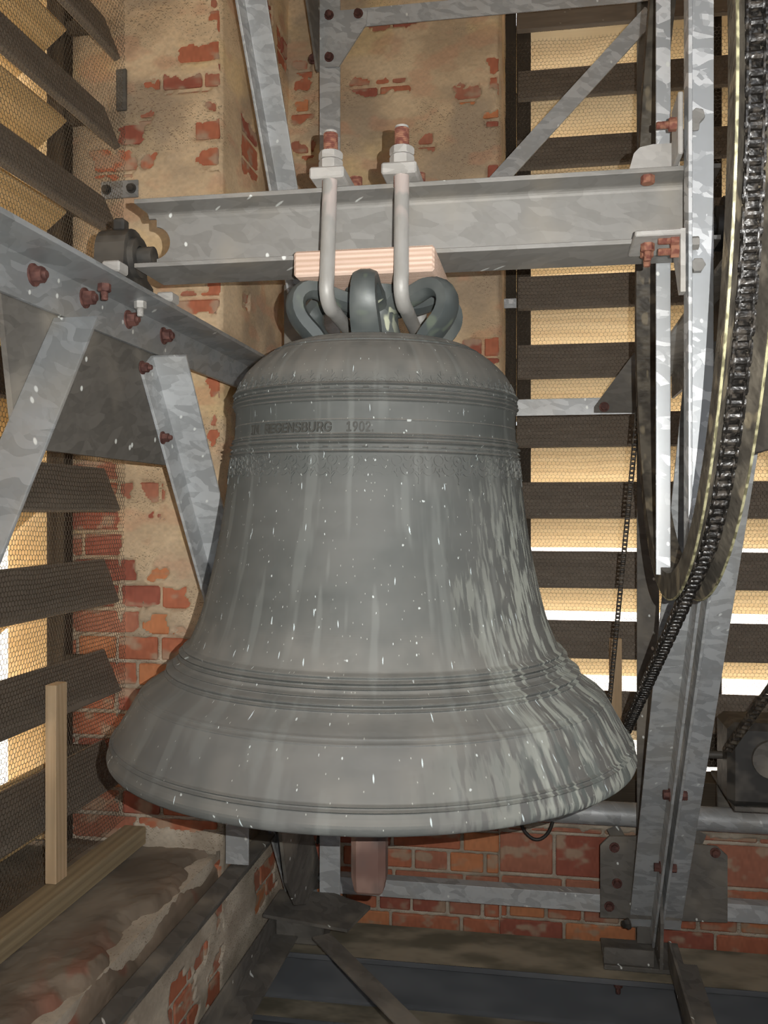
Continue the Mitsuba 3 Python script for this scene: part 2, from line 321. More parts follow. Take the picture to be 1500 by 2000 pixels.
def add_bolt(parent, pos, direction, s=0.012, mat='rust_dark', washer=True, thread=0.0, name='bolt'):
    kk = (s, mat, washer, thread)
    if kk not in BOLT: BOLT[kk] = ply(bolt_mesh(s, washer, thread), mat, 25)
    m = aim(np.asarray(pos, float), direction)
    c, sn = math.cos(len(used) * 1.3), math.sin(len(used) * 1.3)
    r = np.eye(4); r[:2, :2] = [[c, -sn], [sn, c]]
    return put_shared(name, BOLT[kk], m @ r, parent)

# ------------------------------------------------------------------ the room shell
# left wall: inner face X=-0.94, sound opening from Y=0.2 to 2.6; back wall: inner face Y=3.32, opening X=-0.155 to 1.3
WX, JY, BYW = -0.94, 2.60, 3.32
ZF, ZC, ZT = -1.66, 2.45, 2.25
SILL, BSILL = -1.00, -1.10
def cut(block, *holes): return trimesh.boolean.difference([block, *holes], engine='manifold')
wl = cut(box(-1.61, WX - 0.02, -1.6, 4.0, ZF, ZC), box(-1.7, -0.9, 0.2, JY + 0.02, SILL - 0.02, ZT), box(-1.25, -0.9, 2.66, 3.30, ZF - 0.01, -1.36))
struct(put('wall_left', wl, 'plaster'), 'thick brick left wall with flaking ochre plaster around the louvred opening')
wb = cut(box(WX - 0.02, 2.6, BYW + 0.02, 4.0, ZF, ZC), box(-0.175, 1.3, 3.2, 4.1, BSILL - 0.02, ZT))
struct(put('wall_back', wb, 'plaster'), 'back wall of brick and ochre plaster behind the bell')
wr = cut(box(2.3, 2.6, -1.6, BYW + 0.02, ZF, ZC), box(2.2, 2.7, 0.4, 1.4, -0.2, 1.6))  # unseen wall; its opening is added to let in fill daylight
struct(put('wall_right', wr, 'wall_plain'))
wf = cut(box(WX - 0.02, 2.3, -1.9, -1.6, ZF, ZC), box(-0.3, 1.3, -2.0, -1.5, -0.1, 1.9))  # opening behind the viewer, added and sized for ambient fill light
struct(put('wall_front', wf, 'wall_plain'))
struct(put('floor', box(-1.61, 2.6, -1.9, 4.0, ZF - 0.12, ZF), 'floor_grey'), 'dark grey dusty floor under the bell frame')
struct(put('ceiling', box(-1.61, 2.6, -1.9, 4.0, ZC, ZC + 0.12), 'ceiling_wood'))

# masonry faces: a relief sheet of plaster and mortar that dips behind the bricks wherever they lie bare
def masonry(parent, o, u, v, U, V, res, bricks, bare, seed, mat='plaster', raise_to=0.007, edge_u=(False, False), lump=0.004, rough=0.02):
    """o + a*u + b*v, relief along u x v. bricks: rectangles (a0,a1,b0,b1); bare: rectangles where the brick shows"""
    o, u, v = (np.asarray(x, float) for x in (o, u, v)); n = np.cross(u, v)
    na, nb = int(U / res) + 1, int(V / res) + 1
    a, b = np.meshgrid(np.linspace(0, U, na), np.linspace(0, V, nb), indexing='ij')
    P = o + a[..., None] * u + b[..., None] * v
    nz = lambda s, k, oc=3: meshkit.fbm(P * s, oc, seed + k)
    wob = (nz(22, 1) - 0.5) * 3.2 * rough + (nz(70, 2, 2) - 0.5) * 0.6 * rough
    d = np.full(a.shape, -1.0)
    for r in bare: d = np.maximum(d, np.minimum(np.minimum(a - r[0], r[1] - a), np.minimum(b - r[2], r[3] - b)))
    d = d + wob
    e = np.clip((d + 0.002) / 0.006, 0, 1); e = e * e * (3 - 2 * e)
    inb = np.full(a.shape, -1.0); keep = []
    for r in bricks:
        s = np.minimum(np.minimum(a - r[0], r[1] - a), np.minimum(b - r[2], r[3] - b))
        inside = s > 0
        if (d[inside] > 0).sum() > 6: keep.append(r)
        inb = np.maximum(inb, s)
    ib = np.clip((inb + (nz(60, 5, 2) - 0.5) * 0.006 + 0.001) / 0.004, 0, 1)
    h_pl = raise_to + lump * (nz(9, 6) - 0.5) * 2 + 0.003 * (nz(60, 7, 2) - 0.5)
    h_ex = (1 - ib) * (-0.0015 + 0.004 * (nz(50, 8, 2) - 0.5)) + ib * -0.012
    h = h_pl * (1 - e) + h_ex * e
    for side, dist in ((0, a), (1, U - a)):
        if edge_u[side]:
            w = 0.006 + 0.022 * nz(16, 9)
            k = np.clip(dist / w, 0, 1); h = h - (1 - np.sqrt(1 - (1 - k) ** 2)) * (w * 0.6)
    P = P + h[..., None] * n
    idx = np.arange(na * nb).reshape(na, nb)
    q = np.stack([idx[:-1, :-1], idx[1:, :-1], idx[1:, 1:], idx[:-1, 1:]], -1).reshape(-1, 4)
    f = np.vstack([q[:, [0, 1, 2]], q[:, [0, 2, 3]]])
    put('plaster', trimesh.Trimesh(P.reshape(-1, 3), f, process=False), mat, True, parent)
    for r in keep:
        j = rng.uniform(-0.0018, 0.0018, 5)
        c = 0.004
        m = cbox(r[0] + j[0], r[1] + j[1], r[2] + j[2], r[3] + j[3], -0.03, 0.0005 + abs(j[4]) * 1.5, c)
        vv = m.vertices; m.vertices = o + vv[:, :1] * u + vv[:, 1:2] * v + vv[:, 2:] * n
        put('brick', fix(m), f'brick_{rng.choice(4, p=[0.42, 0.28, 0.14, 0.16])}', False, parent)

def courses(U, b0, b1, pitch=0.0774, joint=0.012, phase=0.0, kinds=('h', 's'), double=()):
    out, b, i = [], b0, 0
    while b < b1:
        hgt = pitch * (2 if i in double else 1) - joint
        L = {'h': 0.118, 's': 0.245}[kinds[i % len(kinds)]]
        x = -((phase + (0.065 if i % 2 else 0.0) + rng.uniform(-0.01, 0.01)) % (L + joint))
        while x < U:
            l = L + rng.uniform(-0.006, 0.006)
            if min(x + l, U) - max(x, 0) > 0.02: out.append((max(x, 0.002), min(x + l, U - 0.002), b, b + hgt))
            x += l + joint
        b += hgt + joint; i += 1
    return out
def px_rects(plane, o, u, v, rects):
    """areas seen bare, read off on the wall"""
    out = []
    for (x0, y0, x1, y1) in rects:
        c = [plane(x, y) - np.asarray(o) for x, y in ((x0, y0), (x1, y0), (x0, y1), (x1, y1))]
        A = sorted(k @ np.asarray(u, float) for k in c); B = sorted(k @ np.asarray(v, float) for k in c)
        out.append(((A[0] + A[1]) / 2, (A[2] + A[3]) / 2, (B[0] + B[1]) / 2, (B[2] + B[3]) / 2))
    return out

# 1 the far jamb of the left opening, facing the viewer
o, u, v = (-1.61, JY, SILL), (1, 0, 0), (0, 0, 1)
zt = at_y(300, 1187, JY)[2]; b0 = (zt - SILL) % 0.0774 - 0.0774
bare = px_rects(lambda x, y: at_y(x, y, JY), o, u, v, [(352, 90, 432, 124), (300, 150, 432, 178), (285, 160, 330, 170), (400, 195, 432, 222), (375, 240, 436, 280), (392, 292, 440, 335), (236, 250, 278, 290), (270, 222, 292, 238),
      (285, 300, 305, 330), (415, 0, 432, 30), (345, 575, 428, 618), (405, 545, 432, 568), (318, 690, 345, 705), (330, 728, 372, 760), (412, 740, 424, 872), (232, 945, 258, 978), (278, 942, 322, 975), (400, 938, 424, 975), (290, 993, 318, 1010), (405, 985, 424, 1010),
      (238, 1092, 262, 1130), (288, 1110, 326, 1132), (232, 1142, 280, 1190), (282, 1146, 362, 1190), (240, 1192, 272, 1234), (262, 1215, 328, 1234), (300, 1195, 328, 1230), (345, 1222, 372, 1238), (225, 1240, 440, 1620), (140, 900, 232, 1640)])
bare.append((0.30, 0.42, 1.2, 1.28)); bare.append((0.27, 0.40, 2.0, 2.09)); bare.append((0.2, 0.36, 1.55, 1.66))
masonry('wall_left', o, u, v, 0.67, ZT - SILL, 0.006, courses(0.67, b0, 2.95, phase=0.03, kinds=('h', 's')), bare, 11, edge_u=(False, True))
# 2 the inner face of the left wall beyond the opening, and below the sill
o, u, v = (WX, JY, ZF), (0, 1, 0), (0, 0, 1)
bare = px_rects(lambda x, y: at_x(x, y, WX), o, u, v, [(538, 70, 560, 135), (505, 0, 528, 30), (470, 245, 500, 345), (470, 575, 482, 605), (522, 190, 545, 230), (536, 250, 556, 320), (440, 1660, 470, 1700), (495, 1680, 535, 1760), (520, 1560, 548, 1620), (440, 1000, 500, 1100)])
masonry('wall_left', o, u, v, BYW - JY, ZC - ZF, 0.007, courses(0.72, 0.01, 3.9, phase=0.06, kinds=('s',)), bare, 12, edge_u=(True, False))
o = (WX, 0.3, ZF)
bare = px_rects(lambda x, y: at_x(x, y, WX), o, u, v, [(330, 1900, 372, 1960), (375, 1860, 400, 1900), (400, 1880, 430, 1990), (330, 1960, 380, 2020), (420, 1750, 440, 1800)]) + [(1.0, 1.25, 0.3, 0.4), (1.5, 1.7, 0.4, 0.5)]
masonry('wall_left', o, u, v, JY - 0.3 + 0.06, SILL - ZF - 0.10, 0.007, courses(2.36, 0.01, 0.62, phase=0.1, kinds=('s', 'h')), bare, 13, rough=0.03)
# 3 the back wall, left of and below its opening
o, u, v = (WX, BYW, ZF), (1, 0, 0), (0, 0, 1)
zt = at_y(1000, 1709, BYW)[2]; b0 = (zt - ZF) % 0.0774 - 0.0774
bare = px_rects(lambda x, y: at_y(x, y, BYW), o, u, v, [(732, 152, 796, 178), (893, 175, 928, 204), (682, 158, 716, 184), (722, 40, 826, 53), (574, 120, 606, 150), (574, 195, 614, 236), (572, 278, 612, 304), (958, 120, 972, 170), (950, 220, 968, 242), (955, 330, 972, 350), (905, 664, 974, 712), (820, 262, 846, 290), (890, 112, 902, 124),
      (575, 160, 596, 180), (560, 1600, 985, 1905)])
masonry('wall_back', o, u, v, -0.155 - WX, ZC - ZF, 0.007, courses(0.785, b0, 3.9, phase=0.11, kinds=('s', 'h')), bare, 14, edge_u=(False, True), lump=0.006)
o = (-0.155, BYW, ZF)
zb = at_y(1050, 1750, BYW)[2] - ZF
bl = courses(1.46, zb - 0.0774 * 4, zb + 0.0774 - 0.001, phase=0.02, kinds=('s', 'h')) + courses(1.46, zb + 0.0774, zb + 0.0774 * 3 - 0.001, phase=0.05, kinds=('s', 'h'), double=(0,)) + courses(1.46, zb + 0.0774 * 3, 0.56, phase=0.14, kinds=('s',))
masonry('wall_back', o, u, v, 1.46, BSILL - ZF, 0.007, bl, [(0, 1.46, 0.0, 0.54)], 15, rough=0.012)
# the reveal of the back opening, mostly plastered
o, u, v = (-0.155, BYW, BSILL), (0, 1, 0), (0, 0, 1)
masonry('wall_back', o, u, v, 0.67, ZT - BSILL, 0.012, courses(0.67, 0.01, 3.0, phase=0.1), [(0.03, 0.2, 2.0, 2.3), (0.05, 0.25, 1.0, 1.2)], 16, edge_u=(True, False))
# 4 the sill of the left opening, sloping mortar bed with a broken front edge
na, nb = 70, 240
a, b = np.meshgrid(np.linspace(0, 0.67, na), np.linspace(0, JY - 0.3, nb), indexing='ij')
P = np.stack([-1.61 + a, 0.3 + b, np.full(a.shape, SILL)], -1)
h = 0.022 * (meshkit.fbm(P * 6, 4, 41) - 0.5) + 0.008 * (meshkit.fbm(P * 40, 3, 42) - 0.5)
w = 0.03 + 0.22 * meshkit.fbm(P * 8, 4, 43) ** 1.5; k = np.clip((0.685 - a) / w, 0, 1); h = h - 0.11 * (1 - k) ** 1.6 + 0.008 + 0.02 * (meshkit.fbm(P * 22, 3, 44) - 0.5) * np.clip((a - 0.5) / 0.1, 0, 1)
P[..., 2] += h; idx = np.arange(na * nb).reshape(na, nb)
q = np.stack([idx[:-1, :-1], idx[1:, :-1], idx[1:, 1:], idx[:-1, 1:]], -1).reshape(-1, 4)
P[-1, :, 2] = SILL - 0.14; P[-1, :, 0] = WX + 0.004
say(put('sill', trimesh.Trimesh(P.reshape(-1, 3), np.vstack([q[:, [0, 1, 2]], q[:, [0, 2, 3]]]), process=False), 'sill_mortar', True, 'wall_left'), 'rough mortar sill with crumbled edge')

# ------------------------------------------------------------------ louvres
def board(p0, p1, along, L, t):
    """a plank whose cross-section's long side runs from p0 to p1, swept by L in direction along"""
    p0, p1, along = (np.asarray(x, float) for x in (p0, p1, along)); e = p1 - p0; w = np.linalg.norm(e); e = e / w
    n = np.cross(along, e)
    m = cbox(0, L, 0, w, -t / 2, t / 2, 0.0025); v = m.vertices
    m.vertices = p0 + v[:, :1] * along + v[:, 1:2] * e + v[:, 2:] * n
    return fix(m)
lv = thing('sound_louver', 'wooden sound louver filling the opening in the left wall, dark boards before pale slats', 'louver')
for k in range(-3, 8):
    z = 0.27 * k; j = rng.uniform(-0.004, 0.004, 3)
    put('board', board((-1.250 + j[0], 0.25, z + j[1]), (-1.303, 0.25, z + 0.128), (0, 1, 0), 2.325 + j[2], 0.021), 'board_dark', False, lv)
    put('slat', board((-1.66, 0.24, z - 0.125), (-1.395, 0.24, z + 0.085), (0, 1, 0), 2.29, 0.022), 'slat_wood_y', False, lv)
put('slat', board((-1.66, 0.24, -1.075), (-1.44, 0.24, -0.93), (0, 1, 0), 2.29, 0.022), 'slat_wood_y', False, lv)
for yy in (2.545, 1.45, 0.26):
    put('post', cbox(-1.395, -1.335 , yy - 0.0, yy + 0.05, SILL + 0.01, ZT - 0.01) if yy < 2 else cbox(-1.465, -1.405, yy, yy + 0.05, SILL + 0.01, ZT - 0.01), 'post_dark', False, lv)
for k in range(-3, 8):                    # iron brackets that hold the boards to the far post
    z = 0.27 * k
    put('bracket', cbox(-1.41, -1.300, 2.548, 2.566, z + 0.075, z + 0.115, 0.002), 'post_dark', False, lv)
put('lining', cbox(-1.605, -1.468, 2.566, 2.592, SILL + 0.01, ZT - 0.01), 'slat_wood_y', False, lv)
lb = thing('sound_louver', 'wooden sound louver filling the opening in the back wall, right of the bell', 'louver')
for k in range(-4, 8):
    z = -0.02 + 0.2703 * k; j = rng.uniform(-0.003, 0.003, 3)
    if k > -4:
        put('board', board((-0.100 + j[2], 3.630 + j[0], z + j[1]), (-0.100 + j[2], 3.683, z + 0.134), (1, 0, 0), 1.39, 0.021), 'board_dark', False, lb)
        put('slat', board((-0.150, 4.02, z - 0.125), (-0.150, 3.775, z + 0.095), (1, 0, 0), 1.44, 0.022), 'slat_wood_x', False, lb)
for xx in (-0.104, 0.62, 1.24):
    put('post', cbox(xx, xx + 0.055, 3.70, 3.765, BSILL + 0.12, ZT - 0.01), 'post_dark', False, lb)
put('light_stop_board', cbox(-0.165, -0.106, 3.715, 3.74, BSILL + 0.12, ZT - 0.01), 'post_dark', False, lb)  # dark board added to stop daylight leaking between jamb and post
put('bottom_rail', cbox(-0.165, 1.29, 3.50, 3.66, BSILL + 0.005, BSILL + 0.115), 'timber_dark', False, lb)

def hexnet(o, u, v, U, V, cell, wire, sag=0.0, seed=0):
    o, u, v = (np.asarray(x, float) for x in (o, u, v)); n = np.cross(u, v)
    s = cell / math.sqrt(3); du, dv = cell, 1.5 * s
    ni, nj = int(U / du) + 1, int(V / dv) + 1
    i, j = np.meshgrid(np.arange(ni), np.arange(nj), indexing='ij')
    cx, cy = i * du + (j % 2) * du / 2, j * dv
    segs = []
    pt = lambda ang: (cx + s * np.cos(ang), cy + s * np.sin(ang))
    for a0, a1 in ((30, 90), (90, 150), (-30, 30)):
        x0, y0 = pt(math.radians(a0)); x1, y1 = pt(math.radians(a1)); segs.append(np.stack([x0, y0, x1, y1], -1).reshape(-1, 4))
    S = np.vstack(segs); S = S[(S[:, [0, 2]].min(1) >= 0) & (S[:, [0, 2]].max(1) <= U) & (S[:, [1, 3]].min(1) >= 0) & (S[:, [1, 3]].max(1) <= V)]
    def place(x, y):
        q = np.stack([x, y, 0 * x], -1)
        x = x + 0.004 * (meshkit.fbm(q * 9, 2, seed + 5) - 0.5) * 2; y = y + 0.006 * (meshkit.fbm(q * 7, 2, seed + 6) - 0.5) * 2
        w = sag * (meshkit.fbm(q * 3, 2, seed) - 0.5)
        return o + x[:, None] * u + y[:, None] * v + w[:, None] * n
    A, B = place(S[:, 0], S[:, 1]), place(S[:, 2], S[:, 3]); d = B - A; d /= np.linalg.norm(d, axis=1, keepdims=True); e = np.cross(d, n)
    ring = [e * wire, -e * wire * 0.5 + n * wire * 0.87, -e * wire * 0.5 - n * wire * 0.87]
    V3 = np.stack([A + r for r in ring] + [B + r for r in ring], 1).reshape(-1, 3)
    f = np.array([[0, 1, 4], [0, 4, 3], [1, 2, 5], [1, 5, 4], [2, 0, 3], [2, 3, 5]])
    return trimesh.Trimesh(V3, (np.arange(len(A))[:, None, None] * 6 + f).reshape(-1, 3), process=False)
tag(put('wire_mesh', hexnet((-1.238, 1.0, SILL + 0.07), (0, 1, 0), (0, 0, 1), 1.595, 2.8, 0.0135, 0.0007, 0.02, 3), 'wire'), 'hexagonal chicken wire stretched before the left louver boards', 'wire mesh')
tag(put('wire_mesh', hexnet((-0.150, 3.612, BSILL + 0.13), (1, 0, 0), (0, 0, 1), 1.42, 2.8, 0.0150, 0.00062, 0.012, 8), 'wire'), 'hexagonal chicken wire stretched before the back louver, right of the bell', 'wire mesh')
# the rail at the foot of the left mesh, and the two loose laths
p0, p1 = at_z(262, 1640, -0.965), at_z(0, 1832, -0.965)
tag(put('timber_rail', cbox(-1.235, -1.165, 0.3, 2.585, SILL + 0.012, -0.935, 0.004), 'rail_wood'), 'long squared timber lying on the left sill along the wire mesh', 'timber')
def lath(x0, x1, y0, y1, z0, z1, label):
    tag(put('lath', cbox(x0, x1, y0, y1, z0, z1, 0.0015), 'lath_wood'), label, 'lath')
lath(-1.2325, -1.2025, 2.135, 2.19, -0.934, -0.435, 'pale wooden lath standing upright on the left sill timber before the mesh')
lath(0.245, 0.29, 3.545, 3.575, -0.984, -0.475, 'pale wooden lath standing upright before the back louver, right of the bell rim')
# clips on the jambs
cl = thing('wall_bracket', 'small grey steel strap with two bolts on the brick jamb above the beam end', 'bracket')
pa, pb = at_y(236, 357, JY), at_y(274, 388, JY)
put('strap', cbox(pa[0] - 0.055, pb[0], JY - 0.018, JY - 0.011, pb[2], pa[2], 0.001), 'galvanised', False, cl)
for xx in (at_y(214, 372, JY)[0], at_y(262, 371, JY)[0]): add_bolt(cl, (xx, JY - 0.018, (pa[2] + pb[2]) / 2), (0, -1, 0), 0.011, 'dark_iron')
pa, pb = at_y(233, 142, JY), at_y(252, 220, JY)
tag(put('flat_strip', cbox(pa[0], pb[0], JY - 0.022, JY - 0.012, pb[2], pa[2], 0.001), 'dusty_steel'), 'short grey metal strip on the jamb beside the topmost left board', 'strip')
pa, pb = at_y(980, 584, 3.60), at_y(1009, 602, 3.60)
tag(put('mesh_clip', cbox(pa[0], pb[0], 3.594, 3.600, pb[2], pa[2], 0.001), 'galvanised_bright'), 'small bright metal clip holding the back mesh beside the plaster edge', 'clip')

# ------------------------------------------------------------------ the bell
TILT = np.eye(4); c, s = math.cos(math.radians(0.65)), math.sin(math.radians(0.65)); c2, s2 = math.cos(math.radians(0.6)), math.sin(math.radians(0.6))
TILT[:3, :3] = np.array([[c, 0, s], [0, 1, 0], [-s, 0, c]]) @ np.array([[1, 0, 0], [0, c2, -s2], [0, s2, c2]])
TILT[:3, 3] = [BX, BY, 0]
def bellspace(m): m = m.copy(); m.apply_transform(TILT); return m
prof = np.array([(0.171, 0.3075), (0.180, 0.3045), (0.1895, 0.296), (0.194, 0.2935), (0.206, 0.2875), (0.228, 0.2700), (0.2475, 0.2480), (0.2575, 0.2280), (0.2615, 0.2128), (0.2620, 0.1919), (0.2620, 0.1710), (0.2635, 0.1396), (0.2665, 0.1186), (0.2690, 0.1044), (0.2750, 0.0588), (0.2830, 0.0), (0.2874, -0.0284), (0.2976, -0.085),
                 (0.3058, -0.1225), (0.3126, -0.1506), (0.3225, -0.1878), (0.333, -0.2155), (0.3500, -0.2519), (0.3620, -0.2697), (0.3770, -0.2873), (0.3960, -0.3044), (0.4150, -0.3163), (0.4330, -0.3329), (0.4495, -0.3604), (0.4685, -0.3925), (0.4805, -0.4190), (0.4860, -0.4330), (0.4850, -0.4400)])
R_OF = PchipInterpolator(-prof[:, 1], prof[:, 0])
RINGS = [(0.2960, 0.0034, 0.0016), (0.2895, 0.0012, 0.0016), (0.2115, 0.0040, 0.0022), (0.2045, 0.0022, 0.0016), (0.1985, 0.0034, 0.0020), (0.1915, 0.0042, 0.0026), (0.1845, 0.0022, 0.0015), (0.1525, 0.0008, 0.0012),
         (0.1285, 0.0022, 0.0014), (0.1245, 0.0026, 0.0014), (0.1165, 0.0040, 0.0022), (0.1085, 0.0016, 0.0012), (0.1010, 0.0026, 0.0013),
         (-0.2475, 0.0046, 0.0036), (-0.2555, 0.0062, 0.0030), (-0.2640, 0.0036, 0.0015), (-0.2745, 0.0042, 0.0018), (-0.2835, 0.0068, 0.0040), (-0.2925, 0.0030, 0.0016),
         (-0.3225, 0.0012, 0.0016), (-0.3300, 0.0012, 0.0016), (-0.4040, 0.0026, 0.0015), (-0.4105, 0.0030, 0.0016)]
def r_at(z):
    z = np.asarray(z, float); r = R_OF(-np.clip(z, -0.440, 0.3075))
    for z0, amp, w in RINGS: r = r + 1.55 * amp * np.exp(-((z - z0) / w) ** 2)
    return r
zs = np.unique(np.concatenate([np.linspace(0.3075, -0.440, 190)] + [z0 + w * np.linspace(-2.2, 2.2, 11) for z0, a_, w in RINGS]))[::-1]
zs = zs[(zs <= 0.3075) & (zs >= -0.440)]
outer = [(0.0, 0.3125), (0.10, 0.3125), (0.1560, 0.3125), (0.1600, 0.3110), (0.1620, 0.3085), (0.1690, 0.3080)] + [(float(r_at(z)), float(z)) for z in zs]
inner = [(0.483, -0.4430), (0.477, -0.4450), (0.455, -0.4440), (0.437, -0.437), (0.418, -0.415), (0.385, -0.34), (0.335, -0.26), (0.296, -0.16), (0.270, -0.04), (0.252, 0.08), (0.245, 0.18), (0.225, 0.235), (0.16, 0.262), (0.0, 0.270)]
bell = thing('bell', 'large bronze church bell with grey patina and white streaks hanging from the steel beam', 'bell')
body = lathe(outer + inner, 300)
put('body', bellspace(fix(body)), 'bell_bronze', 40, bell)
def wrap(mesh, s0=0.0, z0=0.0, rref=0.265, lift=0.0):
    """mesh in (arc length, height, depth) laid around the bell; angle 0 faces -Y"""
    v = mesh.vertices; z = v[:, 1] + z0; ang = (v[:, 0] + s0) / rref + 0.18; r = r_at(z) + v[:, 2] * 1.25 - 0.0006 + lift
    m = mesh.copy(); m.vertices = np.stack([r * np.sin(ang), -r * np.cos(ang), z], -1); return m
def split(mesh, n=1):
    for _ in range(n): mesh = mesh.subdivide()
    return mesh
def lettering(text, s0, s1, z0, h):
    m = meshkit.text_mesh(text, h, 0.0030, bold=True).subdivide_to_size(0.005); e = m.bounds
    m.vertices[:, 0] = (m.vertices[:, 0] - e[0, 0]) / (e[1, 0] - e[0, 0]) * (s1 - s0) + s0
    return wrap(m, 0, z0)
principled('bell_letters', (0.038, 0.038, 0.034), 0.65, 0.3)
say(put('inscription', bellspace(M(lettering('IN', -0.247, -0.222, 0.1335, 0.0155), lettering('REGENSBURG', -0.206, -0.072, 0.1335, 0.0155), lettering('1902.', -0.047, -0.003, 0.1335, 0.0155))), 'bell_letters', False, bell), 'raised inscription IN REGENSBURG 1902.')
# hanging tracery frieze under the lower band
def strokes(lines, w): return shapely.union_all([sg.LineString(l).buffer(w, quad_segs=2) for l in lines])
def arc(cx, cy, r, a0, a1, n=7): return [(cx + r * math.cos(math.radians(a)), cy + r * math.sin(math.radians(a))) for a in np.linspace(a0, a1, n)]
pitch = 2 * math.pi * 0.272 / 24
L = []
for q in (-0.5, 0.0, 0.5): L += [arc(q * pitch, -0.010, 0.0085, 0, 360, 11), arc(q * pitch + pitch / 4, -0.0165, 0.007, 180, 360, 6), arc(q * pitch + pitch / 4, -0.004, 0.006, 0, -180, 6)]
L += [arc(-pitch / 4, -0.022, 0.012, 180, 350, 7), arc(pitch / 4, -0.022, 0.012, 190, 360, 7), [(0, -0.022), (0, -0.046)], [(-0.006, -0.030), (0, -0.038), (0.006, -0.030)], [(-0.009, -0.024), (0, -0.031), (0.009, -0.024)], [(-pitch / 2, -0.024), (-pitch / 2, -0.036)], [(-pitch / 2 - 0.004, -0.028), (-pitch / 2, -0.033), (-pitch / 2 + 0.004, -0.028)]]
pat = strokes(L, 0.00125).union(sg.Point(0, -0.047).buffer(0.0024, quad_segs=3)).union(sg.Point(0, -0.010).buffer(0.003, quad_segs=3))
one = M(*[trimesh.creation.extrude_polygon(g, 0.0021, engine='earcut') for g in getattr(pat, 'geoms', [pat])])
say(put('frieze', bellspace(M(*[wrap(one, i * pitch, 0.0975, 0.272) for i in range(24)])), 'bell_bronze', False, bell), 'relief frieze of hanging tracery below the inscription band')
p2 = 2 * math.pi * 0.2565 / 44
L = [arc(-p2 / 4, 0.001, 0.0075, 0, 180, 6), arc(p2 / 4, 0.001, 0.0075, 0, 180, 6), [(0, 0), (0, 0.021)], [(-0.005, 0.016), (0, 0.010), (0.005, 0.016)], [(-0.0065, 0.010), (0, 0.005), (0.0065, 0.010)], [(p2 / 2, 0.006), (p2 / 2, 0.013)], arc(-p2 / 4, 0.002, 0.003, 0, 180, 4), arc(p2 / 4, 0.002, 0.003, 0, 180, 4)]
pat = strokes(L, 0.0010)
one = M(*[trimesh.creation.extrude_polygon(g, 0.0018, engine='earcut') for g in getattr(pat, 'geoms', [pat])])
say(put('frieze', bellspace(M(*[wrap(one, i * p2, 0.2135, 0.2565) for i in range(44)])), 'bell_bronze', False, bell), 'small relief frieze of lilies on the shoulder')
pat = shapely.union_all([sg.box(-0.011, -0.0012, 0.011, 0.0012).buffer(0.0006)])
one = M(trimesh.creation.extrude_polygon(pat, 0.0022, engine='earcut'))
for zz in (0.2045, 0.1085): say(put('bead_row', bellspace(M(*[wrap(one, i * 2 * math.pi * 0.265 / 52, zz, 0.265) for i in range(52)])), 'bell_bronze', False, bell), 'relief beads between the ring mouldings')
# crown: a head and six canons
def canon(ang):
    pth = smooth_path([(0.012, 0.378), (0.05, 0.392), (0.09, 0.401), (0.129, 0.4125), (0.157, 0.396), (0.159, 0.366), (0.141, 0.340), (0.122, 0.320), (0.114, 0.298)], 26)
    V, n = [], 8
    tg = np.gradient(pth, axis=0); tg /= np.linalg.norm(tg, axis=1, keepdims=True)
    for i, (p_, t_) in enumerate(zip(pth, tg)):
        nn = np.array([t_[1], -t_[0]]) * 0.0175; k = i / 25; w = 0.0235 + 0.003 * math.cos(k * 7)
        ring = [(1.0, 0.45), (1.18, 0.0), (1.0, -0.45), (0.5, -1), (-0.6, -0.95), (-0.85, -0.4), (-0.85, 0.4), (-0.6, 0.95), (0.5, 1)]
        V += [(p_[0] + nn[0] * a_, w * b_, p_[1] + nn[1] * a_) for a_, b_ in ring]
    n = 9; V = np.array(V); f = []
    for i in range(25):
        for k in range(n):
            k2 = (k + 1) % n; f += [[i * n + k, i * n + k2, (i + 1) * n + k2], [i * n + k, (i + 1) * n + k2, (i + 1) * n + k]]
    f += [[0, k + 1, k] for k in range(1, n - 1)] + [[25 * n, 25 * n + k, 25 * n + k + 1] for k in range(1, n - 1)]
    m = fix(trimesh.Trimesh(V, f, process=False)); m.apply_transform(trimesh.transformations.rotation_matrix(math.radians(ang), [0, 0, 1])); return m
for ang in (-88, -28, 32, 92, 152, 212): put('canon', bellspace(canon(ang)), 'crown_bronze', 50, bell)
put('crown_head', bellspace(fix(lathe([(0, 0.302), (0.062, 0.302), (0.050, 0.325), (0.040, 0.36), (0.043, 0.385), (0.058, 0.400), (0.060, 0.419), (0, 0.4198)], 24))), 'crown_bronze', 40, bell)

# clapper: only its flattened tail hangs below the rim
ca = [(0, 0.262), (0.012, 0.262), (0.013, 0.10), (0.017, -0.10), (0.022, -0.26), (0.045, -0.305), (0.058, -0.345), (0.052, -0.39), (0.030, -0.42), (0.026, -0.45), (0.0, -0.45)]
clp = thing('clapper', 'rusty iron clapper tail hanging below the rim of the bell', 'clapper')
cm = lathe(ca, 24)
tail = trimesh.convex.convex_hull(np.vstack([cbox(-0.026, 0.026, -0.02, 0.02, -0.46, -0.44, 0.008).vertices, cbox(-0.033, 0.033, -0.026, 0.026, -0.70, -0.60, 0.012).vertices, cbox(-0.027, 0.027, -0.02, 0.02, -0.722, -0.70, 0.006).vertices]))
cx = -0.325
put('rod', cm.apply_translation([cx, BY, 0]), 'clapper_iron', 40, clp)
put('tail', tail.apply_translation([cx, BY + 0.0, 0]), 'clapper_iron', 20, clp)

